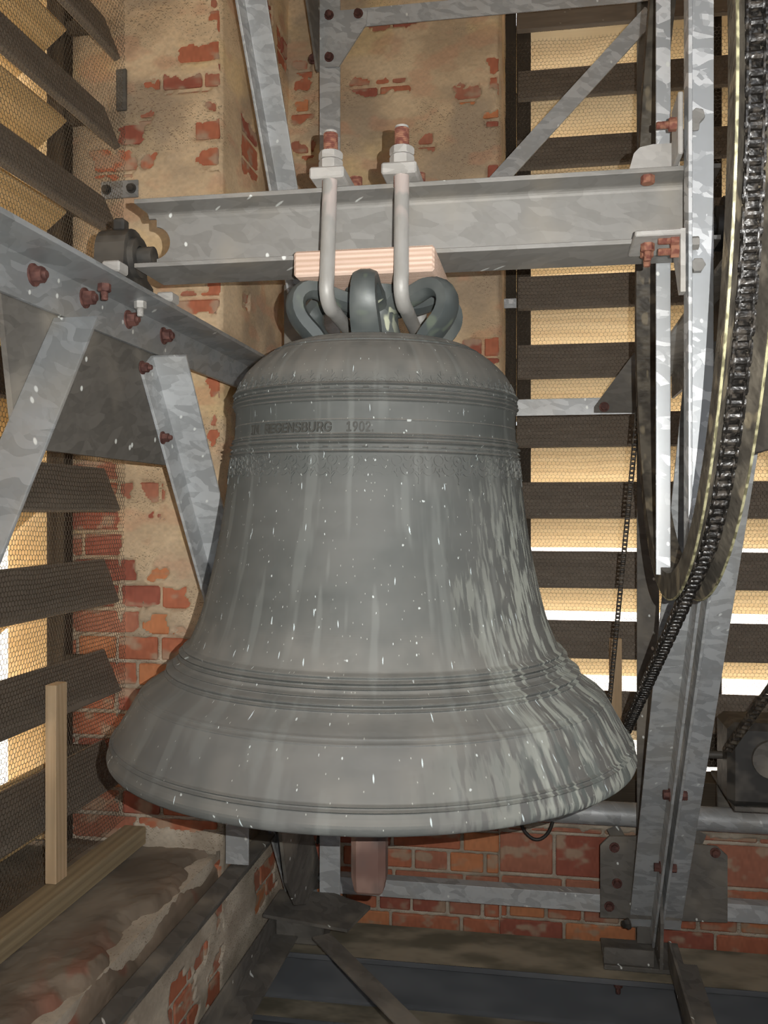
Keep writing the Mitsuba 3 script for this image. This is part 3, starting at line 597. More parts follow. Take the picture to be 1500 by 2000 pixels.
# ------------------------------------------------------------------ headstock
hs = thing('headstock', 'grey steel I-beam headstock lying across above the bell', 'beam')
BZ0, BZ1 = 0.467, 0.598
yb = 1.724
hb = section(i_poly(0.14, BZ1 - BZ0, 0.0085, 0.0055, 0.011), (-0.770, yb, (BZ0 + BZ1) / 2), (0.300, yb, (BZ0 + BZ1) / 2), (0, 1, 0), (0, 0, 1))
zc_ = (BZ0 + BZ1) / 2                      # the web is cut back in a curve at the left end
cutter = prism(sg.box(-0.02, -0.044, 0.012, 0.044).union(sg.Point(0.012, 0).buffer(0.028)).buffer(0.004), (-0.770, yb + 0.02, zc_), (1, 0, 0), (0, 0, 1), 0.04)
hb = trimesh.boolean.difference([hb, cutter], engine='manifold')
put('beam', hb, 'galvanised_dull', 25, hs)
put('axle', M(trimesh.creation.cylinder(0.020, 0.11, sections=24, transform=aim((-0.815, yb, 0.506), (1, 0, 0)))), 'dark_iron', 30, hs)
put('axle', trimesh.creation.cylinder(0.022, 0.11, sections=24, transform=aim((0.348, yb, 0.506), (1, 0, 0))), 'dark_iron', 30, hs)
say(put('packing_block', cbox(-0.440, -0.187, 1.597, 1.875, 0.4205, BZ0 - 0.0005, 0.004), 'wood_block', False, hs), 'reddish pine packing block')
for X in (-0.381, -0.250):
    pth = np.vstack([[(X + 0.010 * k, 1.636 - 0.072 * k, 0.64 - 0.235 * k) for k in np.linspace(0, 1, 24)], smooth_path([(X + 0.010, 1.561, 0.398), (X + 0.010, 1.562, 0.382), (X + 0.010, 1.578, 0.366), (X + 0.010, 1.605, 0.360)], 12), [(X + 0.010 * (1.82 - y) / 0.2, y, 0.360) for y in np.linspace(1.62, 1.82, 8)], smooth_path([(X, 1.84, 0.360), (X, 1.868, 0.364), (X, 1.886, 0.380), (X, 1.889, 0.40)], 10), [(X, 1.889 - 0.023 * k, 0.42 + 0.22 * k) for k in np.linspace(0, 1, 10)]])
    ub = put('u_bolt', tube(pth, 0.0132, 18), 'rod_grey', True, hs); say(ub, 'pale grey steel U-bolt')
    def thread(z0, z1, y):
        n_ = int((z1 - z0) / 0.0016); pr = [(0, z0)] + [(0.0134 if i % 2 else 0.0120, z0 + (z1 - z0) * i / n_) for i in range(n_ + 1)] + [(0, z1)]
        m = lathe(pr, 20); return m.apply_translation([X, y, 0])
    for th in ((0.580, 0.600, 1.6265), (0.652, 0.688, 1.636), (0.640, 0.690, 1.866)): put('thread', thread(*th), 'rust', 30, ub)
    put('rod_cap', trimesh.creation.cylinder(0.0122, 0.004, sections=20).apply_translation([X, 1.636, 0.690]), 'galvanised_pale', 30, ub)
    for zz, hh in ((0.6205, 0.018), (0.6395, 0.014)):
        hx = trimesh.creation.extrude_polygon(hexagon(0.0225), hh, engine='earcut')
        put('nut', trimesh.boolean.intersection([hx, lathe([(0, -0.001), (0.0205, 0), (0.023, 0.003), (0.023, hh - 0.003), (0.0205, hh), (0, hh + 0.001)], 24)], engine='manifold').apply_translation([X, 1.636, zz]), 'galvanised_pale', 20, ub)
    put('nut', bolt_mesh(0.0225, False).apply_translation([X, 1.866, 0.618]), 'galvanised_pale', 20, ub)
    put('clamp_plate', cbox(X - 0.033, X + 0.030, 1.607, 1.885, BZ1 + 0.0005, BZ1 + 0.0215, 0.003), 'galvanised_pale', False, hs)
    put('clamp_rib', prism(sg.Polygon([(1.668, 0), (1.84, 0), (1.70, 0.038), (1.668, 0.038)]), (X - 0.006 + 0.012, 0, BZ1 + 0.0215), (0, 1, 0), (0, 0, 1), (-0.012, 0.0)), 'galvanised_pale', False, hs)
# bearings
def pillow(X0, X1, base_z, label):
    b_ = thing('bearing', label, 'bearing')
    xm = (X0 + X1) / 2
    hou = sg.Polygon([(-0.085, 0), (0.085, 0), (0.085, 0.022), (0.056, 0.034), (0.050, 0.075)] + [(0.05 * math.cos(a_), 0.075 + 0.045 * math.sin(a_)) for a_ in np.linspace(0.2, math.pi - 0.2, 9)] + [(-0.050, 0.075), (-0.056, 0.034), (-0.085, 0.022)]).difference(sg.Point(0, 0.506 - base_z).buffer(0.0225))
    put('housing', prism(hou, (X1 if True else X0, yb, base_z), (0, 1, 0), (0, 0, 1), (X0 - X1, 0.0)), 'dark_iron', False, b_)
    put('cap', trimesh.creation.annulus(0.0225, 0.040, 0.012, sections=28).apply_transform(aim((X0 - 0.006 if X0 > 0 else X1 + 0.006, yb, 0.506), (1, 0, 0))), 'dark_iron', 30, b_)
    put('lug', cbox(xm - 0.012, xm + 0.012, yb - 0.014, yb + 0.014, 0.558, 0.584, 0.004), 'dark_iron', False, b_)
    return b_
pillow(-0.862, -0.800, 0.4415, 'dark iron bearing block carrying the left end of the headstock beam')
pillow(0.314, 0.376, 0.4415, 'dark iron bearing block carrying the right end of the headstock beam behind the wheel')

# ------------------------------------------------------------------ the two A-frames
FX, GX = -0.870, 0.356
fl = thing('support_frame', 'galvanised steel A-frame carrying the left end of the headstock', 'steel frame')
put('top_angle', angle_iron((FX, 0.35, 0.441), (FX, 3.22, 0.441), (1, 0, 0), (0, 0, -1), 0.10, 0.085, 0.010), 'galvanised', 25, fl)
gp = sg.Polygon([(1.18, 0.42), (2.30, 0.42), (2.30, 0.30), (1.98, 0.05), (1.50, 0.05), (1.18, 0.30)])
g1, g2 = at_x(18, 600, FX - 0.006), at_x(292, 905, FX - 0.006)
gp = sg.Polygon([(1.36, 0.425), (2.055, 0.425), (2.055, 0.11), (1.42, 0.11)])
put('gusset', prism(gp, (FX - 0.0005, 0, 0), (0, 1, 0), (0, 0, 1), (-0.010, 0.0)), 'dusty_steel', False, fl)
legdir = unit([0, 1.23, -1.715]); A0 = np.array([FX, 1.955, 0.352]); A1 = A0 + legdir * 2.08
up_n = unit(np.cross(legdir, [1, 0, 0])); up_n = up_n if up_n[2] > 0 else -up_n      # in-plane normal, upper side
put('leg', angle_iron(A0 + up_n * 0.0, A1 + up_n * 0.0, -up_n, (1, 0, 0), 0.075, 0.085, 0.008), 'galvanised_light', 25, fl)
nd = unit([0, -1.23, -1.715]); N0 = np.array([FX, 1.535, 0.350]); N1 = N0 + nd * 1.9
un = unit(np.cross(nd, [1, 0, 0])); un = un if un[2] > 0 else -un
put('leg', angle_iron(N0, N1, -un, (1, 0, 0), 0.075, 0.085, 0.008), 'galvanised', 25, fl)
for (x, y) in ((65, 537), (165, 582), (250, 624), (319, 656)):
    p = at_x(x, y, FX + 0.010); add_bolt(fl, (FX + 0.010, p[1], p[2]), (1, 0, 0), 0.0145, 'rust_dark', True, 0.006)
for (x, y) in ((272, 718), (312, 855)):
    p = at_x(x + 5, y, FX + 0.008); add_bolt(fl, (FX + 0.008, p[1], p[2]), (1, 0, 0), 0.011, 'rust_dark', True, 0.008)
for (x, y, mt) in ((204, 556, 'rust_dark'), (274, 590, 'galvanised_pale')):
    p = at_z(x, y, 0.43); add_bolt(fl, (min(max(p[0], -0.85), -0.785), p[1], 0.431), (0, 0, -1), 0.0125, mt, False, 0.016)
for yy in (1.60, 1.845): put('shim', cbox(-0.80, -0.765, yy - 0.02, yy + 0.02, 0.4415, 0.462, 0.003), 'galvanised_pale', False, fl)
FOOT = A1
put('foot_plate', cbox(FX - 0.03, FX + 0.16, 3.00, 3.25, -1.418, -1.404, 0.002), 'dusty_steel', False, fl)
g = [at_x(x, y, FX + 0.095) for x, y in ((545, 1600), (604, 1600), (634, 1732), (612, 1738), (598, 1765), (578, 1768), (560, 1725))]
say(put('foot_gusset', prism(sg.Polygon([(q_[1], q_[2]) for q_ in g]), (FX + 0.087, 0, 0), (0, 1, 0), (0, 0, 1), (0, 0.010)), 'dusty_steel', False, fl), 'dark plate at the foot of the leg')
for x, y in ((620, 1640), (622, 1715)):
    p = at_x(x, y, FX + 0.097); add_bolt(fl, (FX + 0.097, p[1], p[2]), (1, 0, 0), 0.012, 'dark_iron')
put('base_angle', angle_iron((FX, 0.6, -1.385), (FX, 3.0, -1.385), (1, 0, 0), (0, 0, 1), 0.085, 0.075, 0.009), 'dusty_steel', 25, fl)
brd = at_z(820, 2000, -1.30) - at_z(640, 1822, -1.30)
put('floor_brace', angle_iron(at_z(645, 1822, -1.30), at_z(645, 1822, -1.30) + unit(brd) * 1.1, unit(np.cross(unit(brd), [0, 0, 1])), (0, 0, -1), 0.06, 0.06, 0.007), 'dusty_steel', 25, fl)
put('node_plate', prism(sg.Polygon([(-0.89, 2.86), (-0.60, 2.80), (-0.56, 2.98), (-0.70, 3.06), (-0.89, 3.06)]), (0, 0, -1.306), (1, 0, 0), (0, 1, 0), 0.010), 'dusty_steel', False, fl)
put('foot_block', cbox(-0.86, -0.70, 2.90, 3.04, -1.404, -1.307, 0.004), 'dusty_steel', False, fl)

fr = thing('support_frame', 'galvanised steel A-frame leg of two angles right of the bell, behind the wheel', 'steel frame')
put('top_angle', angle_iron((GX + 0.05, 0.6, 0.441), (GX + 0.05, 3.0, 0.441), (-1, 0, 0), (0, 0, -1), 0.10, 0.085, 0.010), 'galvanised_light', 25, fr)
R0 = np.array([GX, 1.86, 0.33]); R1 = np.array([GX, 3.10, -1.345]); rd = unit(R1 - R0)
ur = unit(np.cross(rd, [1, 0, 0])); ur = ur if ur[2] > 0 else -ur
put('leg', angle_iron(R0 - [0.006, 0, 0], R1 - [0.006, 0, 0], -ur, (-1, 0, 0), 0.075, 0.075, 0.008), 'galvanised_light', 25, fr)
put('leg', angle_iron(R0 + [0.006, 0, 0], R1 + [0.006, 0, 0], -ur, (1, 0, 0), 0.075, 0.075, 0.008), 'galvanised_light', 25, fr)
N0 = np.array([GX, 1.58, 0.33]); nd = unit([0, -1.24, -1.675]); un = unit(np.cross(nd, [1, 0, 0])); un = un if un[2] > 0 else -un
put('leg', angle_iron(N0 + [0.006, 0, 0], N0 + [0.006, 0, 0] + nd * 1.9, -un, (1, 0, 0), 0.075, 0.075, 0.008), 'galvanised_light', 25, fr)
put('gusset', prism(sg.Polygon([(1.36, 0.435), (2.10, 0.435), (2.10, 0.10), (1.42, 0.10)]), (GX - 0.005, 0, 0), (0, 1, 0), (0, 0, 1), (0, 0.010)), 'dusty_steel', False, fr)
for y_ in (1500, 1640):
    for sx in (-1, 1):
        s_ = (np.interp(y_, [1337, 1788], [2.42, 3.08]) - R0[1]) / (R1 - R0)[1]
        c_ = R0 + (R1 - R0) * s_ - ur * 0.045
        add_bolt(fr, c_ + [sx * 0.014, 0, 0], (sx, 0, 0), 0.013, 'rust_dark', True)
put('foot_plate', cbox(GX - 0.17, GX + 0.075, 2.93, 3.12, -1.418, -1.404, 0.002), 'dusty_steel', False, fr)
put('foot_gusset', prism(sg.Polygon([(2.92, -1.404), (3.11, -1.404), (3.14, -1.22), (3.05, -1.10), (2.96, -1.10), (2.90, -1.25)]), (GX - 0.005, 0, 0), (0, 1, 0), (0, 0, 1), (0, 0.010)), 'dusty_steel', False, fr)
put('foot_clip', angle_iron((GX - 0.17, 2.94, -1.404), (GX - 0.02, 2.94, -1.404), (0, 0, 1), (0, 1, 0), 0.05, 0.09, 0.008), 'dusty_steel', 25, fr)
put('base_angle', angle_iron((GX + 0.02, 0.7, -1.385), (GX + 0.02, 2.92, -1.385), (1, 0, 0), (0, 0, 1), 0.085, 0.075, 0.009), 'dusty_steel', 25, fr)
for (xx, yy) in ((GX - 0.13, 2.97), (GX - 0.05, 2.97)): add_bolt(fr, (xx, yy, -1.396), (0, 0, 1), 0.012, 'rust_dark')
add_bolt(fr, (GX - 0.13, 2.895, -1.436), (0, 0, -1), 0.013, 'rust_dark', False, 0.02)
add_bolt(fr, (GX - 0.09, 3.0, -1.30), (-1, -0.5, 0), 0.013, 'dark_iron', True)

# floor girders that carry the frames
fg = thing('floor_girder', 'dark dusty steel girder along the foot of the back wall under the frame legs', 'girder')
sec = i_poly(0.25, 0.228, 0.016, 0.010, 0.016)
gm = section(sec, (-1.22, 3.0, -1.420 - 0.114), (2.2, 3.0, -1.420 - 0.114), (0, 1, 0), (0, 0, 1))
put('girder', gm, 'beam_blue', 25, fg)
put('dust_layer', (lambda: (lambda a, b: trimesh.Trimesh(np.stack([-1.2 + a * 3.38, 2.878 + b * 0.244, -1.4195 + 0.0 * a + 0.0012 * meshkit.fbm(np.stack([a * 60, b * 8, 0 * a], -1), 3, 5)], -1).reshape(-1, 3), np.array([[i * 12 + j, (i + 1) * 12 + j, (i + 1) * 12 + j + 1] for i in range(119) for j in range(11)] + [[i * 12 + j, (i + 1) * 12 + j + 1, i * 12 + j + 1] for i in range(119) for j in range(11)]), process=False))(*np.meshgrid(np.linspace(0, 1, 120), np.linspace(0, 1, 12), indexing='ij')))(), 'beam_dusty', True, fg)
put('dust_layer', box(-1.2, 2.18, 2.878, 2.992, -1.6315, -1.630), 'beam_dusty', False, fg)

# bracing frame in front of the back wall
bf = thing('bracing_frame', 'galvanised steel bracing frame of posts, rails and a diagonal before the back wall', 'steel frame')
YB = 3.06
XP, XQ = -0.752, 0.30
put('post', angle_iron((XP, YB, -1.40), (XP, YB, 2.3), (1, 0, 0), (0, 1, 0), 0.072, 0.07, 0.008), 'galvanised_light', 25, bf)
put('post', angle_iron((XQ + 0.07, YB + 0.03, -1.40), (XQ + 0.07, YB + 0.03, 2.3), (-1, 0, 0), (0, 1, 0), 0.07, 0.07, 0.008), 'dusty_steel', 25, bf)
put('rail', angle_iron((XP + 0.075, YB, 1.705), (XQ + 0.08, YB, 1.705), (0, 0, -1), (0, 1, 0), 0.062, 0.06, 0.008), 'galvanised_light', 25, bf)
zr = at_y(1100, 778, YB)[2]
put('rail', angle_iron((XP + 0.075, YB, zr), (XQ + 0.02, YB, zr), (0, 0, -1), (0, 1, 0), 0.055, 0.05, 0.007), 'galvanised_light', 25, bf)
zr2 = at_y(1000, 1738, YB)[2]
put('rail', angle_iron((XP, YB + 0.01, zr2), (1.3, YB + 0.01, zr2), (0, 0, -1), (0, 1, 0), 0.058, 0.05, 0.007), 'galvanised_light', 25, bf)
d0, d1 = at_y(1250, 50, YB - 0.012), at_y(985, 340, YB - 0.012); dd = unit(d1 - d0)
put('diagonal', section(rounded(sg.box(-0.028, 0, 0.028, 0.008), 0.001), d0 - dd * 0.05, d0 + dd * 1.55, np.cross(dd, [0, 1, 0])), 'galvanised_light', 25, bf)
g = [at_y(x, y, YB - 0.002) for x, y in ((632, 22), (718, 22), (716, 48), (662, 132), (634, 132))]
put('gusset', prism(sg.Polygon([(q_[0], q_[2]) for q_ in g]), (0, YB - 0.0005, 0), (1, 0, 0), (0, 0, 1), 0.008), 'galvanised_light', False, bf)
g = [at_y(x, y, YB - 0.002) for x, y in ((1160, 806), (1160, 795), (1238, 690), (1255, 690), (1255, 806))]
put('gusset', prism(sg.Polygon([(q_[0], q_[2]) for q_ in g]), (0, YB - 0.0005, 0), (1, 0, 0), (0, 0, 1), 0.008), 'dusty_steel', False, bf)
g = [at_y(x, y, YB) for x, y in ((1172, 1790), (1172, 1650), (1190, 1632), (1245, 1632), (1300, 1640), (1400, 1652), (1420, 1670), (1420, 1800))]
say(put('gusset', prism(sg.Polygon([(q_[0], q_[2]) for q_ in g]), (0, YB + 0.0015, 0), (1, 0, 0), (0, 0, 1), 0.010), 'dusty_steel', False, bf), 'large dark plate behind the leg foot')
g = [(YB, 2.05), (YB - 0.40, 2.05), (YB - 0.33, 1.86), (YB - 0.02, 1.50), (YB, 1.50)]
put('gusset', prism(sg.Polygon(g), (XP - 0.0005, 0, 0), (0, 1, 0), (0, 0, 1), (-0.008, 0)), 'dusty_steel', False, bf)
for (x, y) in ((643, 30), (700, 27), (643, 112), (612, 116), (1180, 795), (1200, 1655), (1397, 1665), (1190, 1770), (1205, 1725)):
    p = at_y(x, y, YB - 0.008); add_bolt(bf, (p[0], YB - 0.0085 if y < 1600 else YB - 0.0085, p[2]), (0, -1, 0), 0.012, 'rust_dark')
# diagonal strut rising towards the viewer, and its lower end
st = thing('diagonal_strut', 'galvanised steel strut leaning behind the left part of the headstock beam', 'strut')
S1 = at_x(572, 560, -0.76); S0 = at_x(474, 0, -0.80); sd = unit(S1 - S0)
su = unit(np.cross(sd, [1, 0, 0])); su = su if su[2] > 0 else -su
put('strut', angle_iron(S0 - sd * 0.35, S1 - sd * 0.0, -su, (1, 0, 0), 0.075, 0.068, 0.008), 'galvanised_light', 25, st)
put('end_plate', cbox(S1[0] - 0.02, S1[0] + 0.09, S1[1] - 0.03, S1[1] + 0.012, S1[2] - 0.30, S1[2] + 0.0, 0.002), 'dusty_steel', False, st)
# angle along the sill edge with its stub post
sa = thing('sill_angle', 'dark steel angle running along the broken edge of the left sill', 'steel angle')
put('angle', angle_iron((-0.905, 0.7, -1.035), (-0.905, 3.02, -1.035), (1, 0, 0), (0, 0, -1), 0.055, 0.075, 0.008), 'dusty_steel', 25, sa)
pp = at_x(450, 1715, -0.90)
tag(put('short_post', angle_iron((-0.915, pp[1], -1.028), (-0.915, pp[1], -0.70), (1, 0, 0), (0, 1, 0), 0.07, 0.07, 0.008), 'galvanised_light', 25), 'short grey steel post rising from the sill angle behind the bell rim', 'post')

# ------------------------------------------------------------------ the wheel
wh = thing('chain_wheel', 'large steel bell wheel with grimy grooved rim at the right of the beam', 'wheel')
WXc, WY, WZ, WR = 0.217, 1.724, 0.510, 0.664
WROT = 0.0143
def wheelspace(m):
    m = m.copy(); v = m.vertices; y = v[:, 1]; m.vertices = np.stack([WXc + v[:, 0] + (y * math.sin(WROT)), WY + y * math.cos(WROT), WZ + v[:, 2]], -1); return m
def ring(profile, n=160):
    """closed profile in (radius, x) turned about the wheel's axle"""
    P = np.asarray(profile, float); k = len(P); th = np.arange(n) * 2 * np.pi / n
    V = np.stack([np.broadcast_to(P[:, 1], (n, k)), P[:, 0] * np.cos(th)[:, None], P[:, 0] * np.sin(th)[:, None]], -1).reshape(-1, 3)
    i, j = np.meshgrid(np.arange(n), np.arange(k), indexing='ij'); a_ = i * k + j; b_ = ((i + 1) % n) * k + j; c_ = ((i + 1) % n) * k + (j + 1) % k; d_ = i * k + (j + 1) % k
    f = np.vstack([np.stack([a_, b_, c_], -1).reshape(-1, 3), np.stack([a_, c_, d_], -1).reshape(-1, 3)])
    return fix(trimesh.Trimesh(V, f, process=False))
rw = 0.052
rm = ring([(WR - 0.045, 0.0), (WR, 0.0), (WR + 0.002, 0.002), (WR, 0.005), (WR - 0.028, 0.017), (WR - 0.036, 0.023), (WR - 0.036, rw - 0.023), (WR - 0.028, rw - 0.017), (WR, rw - 0.005), (WR + 0.002, rw - 0.002), (WR, rw), (WR - 0.045, rw)], 220)
put('rim', wheelspace(rm), 'rim_grimy', 40, wh)
gb = ring([(WR - 0.0365, rw / 2 - 0.0145), (WR - 0.030, rw / 2 - 0.012), (WR - 0.029, rw / 2), (WR - 0.030, rw / 2 + 0.012), (WR - 0.0365, rw / 2 + 0.0145)], 500)
gv = gb.vertices; gr = np.linalg.norm(gv[:, 1:], axis=1); gv[:, 0] += 0.005 * (meshkit.fbm(gv * 70, 2, 61) - 0.5) * (gr > WR - 0.034); gv[:, 1:] *= (1 + (0.010 * (meshkit.fbm(gv * 120, 3, 62) - 0.5) * (gr > WR - 0.034)) / gr)[:, None]
gb.vertices = gv
say(put('grease_band', wheelspace(gb), 'chain_grease', True, wh), 'thick black grease in the groove')
for x_ in (0.0, rw - 0.004):
    put('rim_edge', wheelspace(ring([(WR - 0.006, x_ + 0.0004), (WR + 0.003, x_ + 0.0004), (WR + 0.003, x_ + 0.0036), (WR - 0.006, x_ + 0.0036)], 220)), 'rim_edge', False, wh)
ztop, zbot = WZ + 0.615, WZ - 0.655
zend = WZ - 0.628
put('spoke', angle_iron((0.2375, 1.648, zend), (0.2375, 1.648, ztop), (1, 0, 0), (0, 1, 0), 0.050, 0.0, 0.007) if False else angle_iron((0.2375, 1.645, zend), (0.2375, 1.645, ztop), (1, 0, 0), (0, -1, 0), 0.0485, 0.05, 0.007), 'galvanised_bright', 25, wh)
put('spoke', angle_iron((0.2365, 1.800, zend), (0.2365, 1.800, ztop), (-1, 0, 0), (0, 1, 0), 0.027, 0.05, 0.007), 'galvanised_bright', 25, wh)
say(put('clip_plate', M(prism(sg.Polygon([(0.148, 0), (0.2365, 0), (0.2365, 0.050), (0.19, 0.050), (0.168, 0.046), (0.158, 0.036)]), (0, 1.690, BZ1 + 0.0005), (1, 0, 0), (0, 0, 1), 0.008), cbox(0.222, 0.2305, 1.600, 1.682, BZ1 + 0.0005, BZ1 + 0.105, 0.002)), 'galvanised_pale', False, wh), 'upper clip holding the spoke to the beam')
lp = M(cbox(0.150, 0.2300, 1.575, 1.70, BZ0 - 0.0105, BZ0 - 0.0005, 0.002),
       prism(sg.Polygon([(1.575, BZ0 - 0.0005), (1.66, BZ0 - 0.0005), (1.66, BZ0 - 0.03), (1.60, BZ0 - 0.105), (1.575, BZ0 - 0.105)]), (0.2305, 0, 0), (0, 1, 0), (0, 0, 1), (-0.008, 0)))
say(put('clip_plate', lp, 'galvanised_pale', False, wh), 'lower bracket plate under the beam with rusty bolts')
for (x, y) in ((1265, 476), (1254, 512)):
    p = at_z(x, y, BZ0 - 0.0105); add_bolt(wh, (min(max(p[0], 0.165), 0.21), min(max(p[1], 1.59), 1.66), BZ0 - 0.0105), (0, 0, -1), 0.0115, 'rust', False, 0.016)
for (x, y) in ((1300, 492), (1278, 555), (1300, 265)):
    p = at_x(x + 14, y, 0.2225); add_bolt(wh, (0.2225, 1.598 if y > 300 else 1.62, p[2]), (-1, 0, 0), 0.0115, 'rust', False, 0.020)
for (x, y) in ((1340, 265), (1340, 490)):
    p = at_x(x, y, 0.2445); add_bolt(wh, (0.2450, 1.620, p[2]), (1, 0, 0), 0.0115, 'galvanised_dull', False)
for (x, y) in ((1360, 231), (1361, 521)):
    p = at_y(x, y, 1.638); add_bolt(wh, (p[0], 1.6375, p[2]), (0, -1, 0), 0.0125, 'galvanised_dull', False)
p = at_z(1265, 345, BZ1 - 0.009); add_bolt(wh, (p[0], 1.672, BZ1 - 0.0087), (0, 0, -1), 0.012, 'rust', False)

# drive chain on the wheel: rollers and plates, link by link
def link_mesh(pitch, w, hgt):
    sl = sg.LineString([(-pitch / 2, 0), (pitch / 2, 0)]).buffer(hgt / 2, quad_segs=3)
    a_ = trimesh.creation.extrude_polygon(sl, 0.0025, engine='earcut')
    b_ = a_.copy().apply_translation([0, 0, w - 0.0025])
    ro = trimesh.creation.cylinder(hgt * 0.36, w * 1.08, sections=10).apply_translation([pitch / 2, 0, w / 2])
    m = M(a_, b_, ro); m.apply_translation([0, 0, -w / 2]); return m
def run_chain(key, path, pl_even, pl_odd, pitch, xdir=(1, 0, 0)):
    path = np.asarray(path, float); s = np.r_[0, np.cumsum(np.linalg.norm(np.diff(path, axis=0), axis=1))]
    n = int(s[-1] / pitch); q = np.stack([np.interp(np.arange(n + 1) * pitch, s, path[:, i]) for i in range(3)], -1)
    for i in range(n):
        t_ = unit(q[i + 1] - q[i]); z_ = unit(np.asarray(xdir, float) - t_ * (np.asarray(xdir) @ t_)); y_ = np.cross(z_, t_)
        put_shared('link', pl_even if i % 2 else pl_odd, frame((q[i] + q[i + 1]) / 2, t_, y_, z_), key)
PC = 0.0190
LE, LO = ply(link_mesh(PC, 0.023, 0.0165), 'chain_grease', 30), ply(link_mesh(PC, 0.018, 0.0165), 'chain_grease', 30)
dc = thing('drive_chain', 'black greasy drive chain lying in the wheel groove and running down behind the bell', 'chain')
rc = WR - 0.024
def on_wheel(ph): # ph in degrees from +Y, up positive
    c_, s_ = math.cos(math.radians(ph)), math.sin(math.radians(ph)); return np.array([WXc + rw / 2 + rc * c_ * math.sin(WROT), WY + rc * c_ * math.cos(WROT), WZ + rc * s_])
SP = np.array([0.200, 3.07, -0.80])       # the motor's sprocket, hidden behind the bell
ph_n = 243.0
near_arc = [on_wheel(a_) for a_ in np.arange(112, ph_n + 1, 1.5)]
run_chain(dc, near_arc + [near_arc[-1] + (SP + [0, -0.02, -0.05] - near_arc[-1]) * k_ for k_ in np.linspace(0.02, 1, 30)], LE, LO, PC)
LT = ply(link_mesh(0.0145, 0.013, 0.0105), 'chain_dry', 30)
far = [on_wheel(-4)] + [on_wheel(-4) + (SP + [0.0, 0.045, 0.02] - on_wheel(-4)) * k_ for k_ in np.linspace(0.02, 1, 20)]
run_chain(dc, far, LT, LT, 0.0145)

def motor(x, y, z, label, hub=-1):
    m_ = thing('drive_motor', label, 'motor')
    put('gearbox', cbox(x, x + 0.20, y - 0.10, y + 0.10, z - 0.13, z + 0.12, 0.02), 'dark_iron', 30, m_)
    put('barrel', M(lathe([(0, 0), (0.085, 0), (0.088, 0.01)] + [q_ for i in range(9) for q_ in ((0.088, 0.02 + i * 0.022), (0.096, 0.024 + i * 0.022), (0.096, 0.032 + i * 0.022), (0.088, 0.036 + i * 0.022))] + [(0.080, 0.23), (0, 0.24)], 28).apply_transform(aim((x + 0.10, y, z + 0.0), (0, 1, 0)) @ np.diag([1, 1, 1, 1.0])).apply_translation([0.0, -0.0, 0.0]) if False else lathe([(0, 0), (0.075, 0), (0.078, 0.01)] + [q_ for i in range(7) for q_ in ((0.078, 0.02 + i * 0.022), (0.086, 0.024 + i * 0.022), (0.086, 0.032 + i * 0.022), (0.078, 0.036 + i * 0.022))] + [(0.070, 0.18), (0, 0.19)], 28).apply_transform(aim((x + 0.20, y, z), (1, 0, 0)))), 'dark_iron', 30, m_)
    put('flange', trimesh.creation.cylinder(0.055, 0.02, sections=28, transform=aim((x + 0.12, y - 0.108, z + 0.02), (0, 1, 0))), 'dusty_steel', 30, m_)
    put('shaft', trimesh.creation.cylinder(0.012, 0.09, sections=16, transform=aim((x - 0.04, y, z), (1, 0, 0))), 'dark_iron', 30, m_)
    teeth = sg.Polygon([((0.040 + 0.009 * (k % 2)) * math.cos(k * math.pi / 14), (0.040 + 0.009 * (k % 2)) * math.sin(k * math.pi / 14)) for k in range(28)])
    put('sprocket', prism(teeth, (x - 0.060, y, z), (0, 1, 0), (0, 0, 1), 0.010), 'dark_iron', False, m_)
    put('stand', M(cbox(x + 0.02, x + 0.20, y - 0.09, 3.29, z - 0.145, z - 0.131, 0.002), cbox(x + 0.04, x + 0.18, 3.275, 3.30, z - 0.33, z - 0.145, 0.002)), 'dusty_steel', False, m_)
    return m_
motor(SP[0] + 0.060 - 0.32, SP[1], SP[2], 'dark drive motor hidden behind the bell rim') if False else None
MP = at_y(1410, 1462, 2.98)
motor(MP[0], 2.98, MP[2] - 0.02, 'dark oily drive motor with sprocket at the right edge above the pipe')
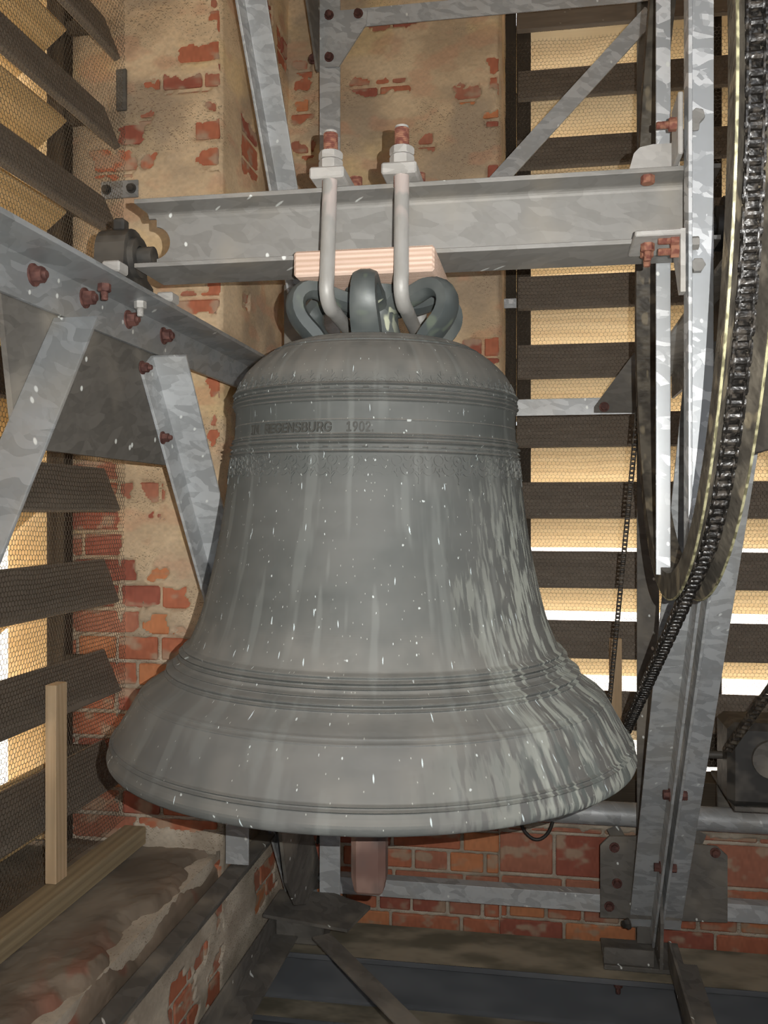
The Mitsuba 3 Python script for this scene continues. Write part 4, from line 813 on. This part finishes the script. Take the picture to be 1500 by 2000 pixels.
# sprocket and motor driving this bell: behind the rim, on the pipe
mk = thing('drive_motor', 'dark drive motor behind the bell rim, only its chain showing', 'motor')
put('gearbox', cbox(SP[0] - 0.26, SP[0] - 0.04, SP[1] - 0.09, SP[1] + 0.09, SP[2] - 0.10, SP[2] + 0.10, 0.015), 'dark_iron', 30, mk)
put('shaft', trimesh.creation.cylinder(0.012, 0.10, sections=16, transform=aim((SP[0], SP[1], SP[2]), (1, 0, 0))), 'dark_iron', 30, mk)
put('sprocket', prism(sg.Polygon([((0.040 + 0.009 * (k % 2)) * math.cos(k * math.pi / 14), (0.040 + 0.009 * (k % 2)) * math.sin(k * math.pi / 14)) for k in range(28)]), (SP[0] - 0.005, SP[1], SP[2]), (0, 1, 0), (0, 0, 1), 0.010), 'dark_iron', False, mk)
put('stand', cbox(SP[0] - 0.22, SP[0] - 0.08, SP[1] - 0.05, 3.29, SP[2] - 0.115, SP[2] - 0.101, 0.003), 'dusty_steel', False, mk)
# thin chains to the next bell
c2 = thing('drive_chain', 'thin dark chain hanging down to the motor sprocket at the right edge', 'chain')
q0, q1 = at_y(1399, 1290, 2.98), np.array([MP[0] - 0.055, 2.98 - 0.044, MP[2]])
run_chain(c2, [q1 + [0, 0, 0.9], q1 + [0, 0, 0.5], q1], LT, LT, 0.0145)
LB = ply(link_mesh(PC, 0.024, 0.0165), 'chain_dry', 30)
c3 = thing('drive_chain', 'dark chain slanting down to the motor from the right edge', 'chain')
q0, q1 = at_y(1560, 1270, 2.55), at_y(1418, 1468, 2.86)
run_chain(c3, [q0 + (q0 - q1) * 0.6, q0, q1], LB, LB, PC)

# pipe, hangers and cable below the back louver
pz = at_y(1200, 1593, 3.20)[2]
pi_ = thing('steel_pipe', 'grey galvanised pipe running across below the back louver', 'pipe')
put('pipe', trimesh.creation.cylinder(0.040, 2.6, sections=36, transform=aim((0.60, 3.22, pz), (1, 0, 0))), 'galvanised_light', 30, pi_)
for x_, y_ in ((1215, 1640), (1350, 1625)):
    p = at_y(x_, y_, 3.20)
    e = 1 if x_ < 1300 else -1
    put('hanger', section(sg.box(-0.022, 0, 0.022, 0.006), (p[0] - e * 0.03, 3.215, pz - 0.045), (p[0] + e * 0.05, 3.115, pz - 0.17), (1, 0, 0)), 'dusty_steel', False, pi_)
cb = [at_y(x, y, 3.20) for x, y in ((1005, 1560), (1018, 1610), (1030, 1630), (1048, 1640), (1066, 1632), (1078, 1610), (1090, 1570))]
tag(put('cable', tube(smooth_path(cb, 30), 0.006, 10), 'cable_black', True), 'thin dark cable hanging in a loop below the pipe, right of the clapper', 'cable')
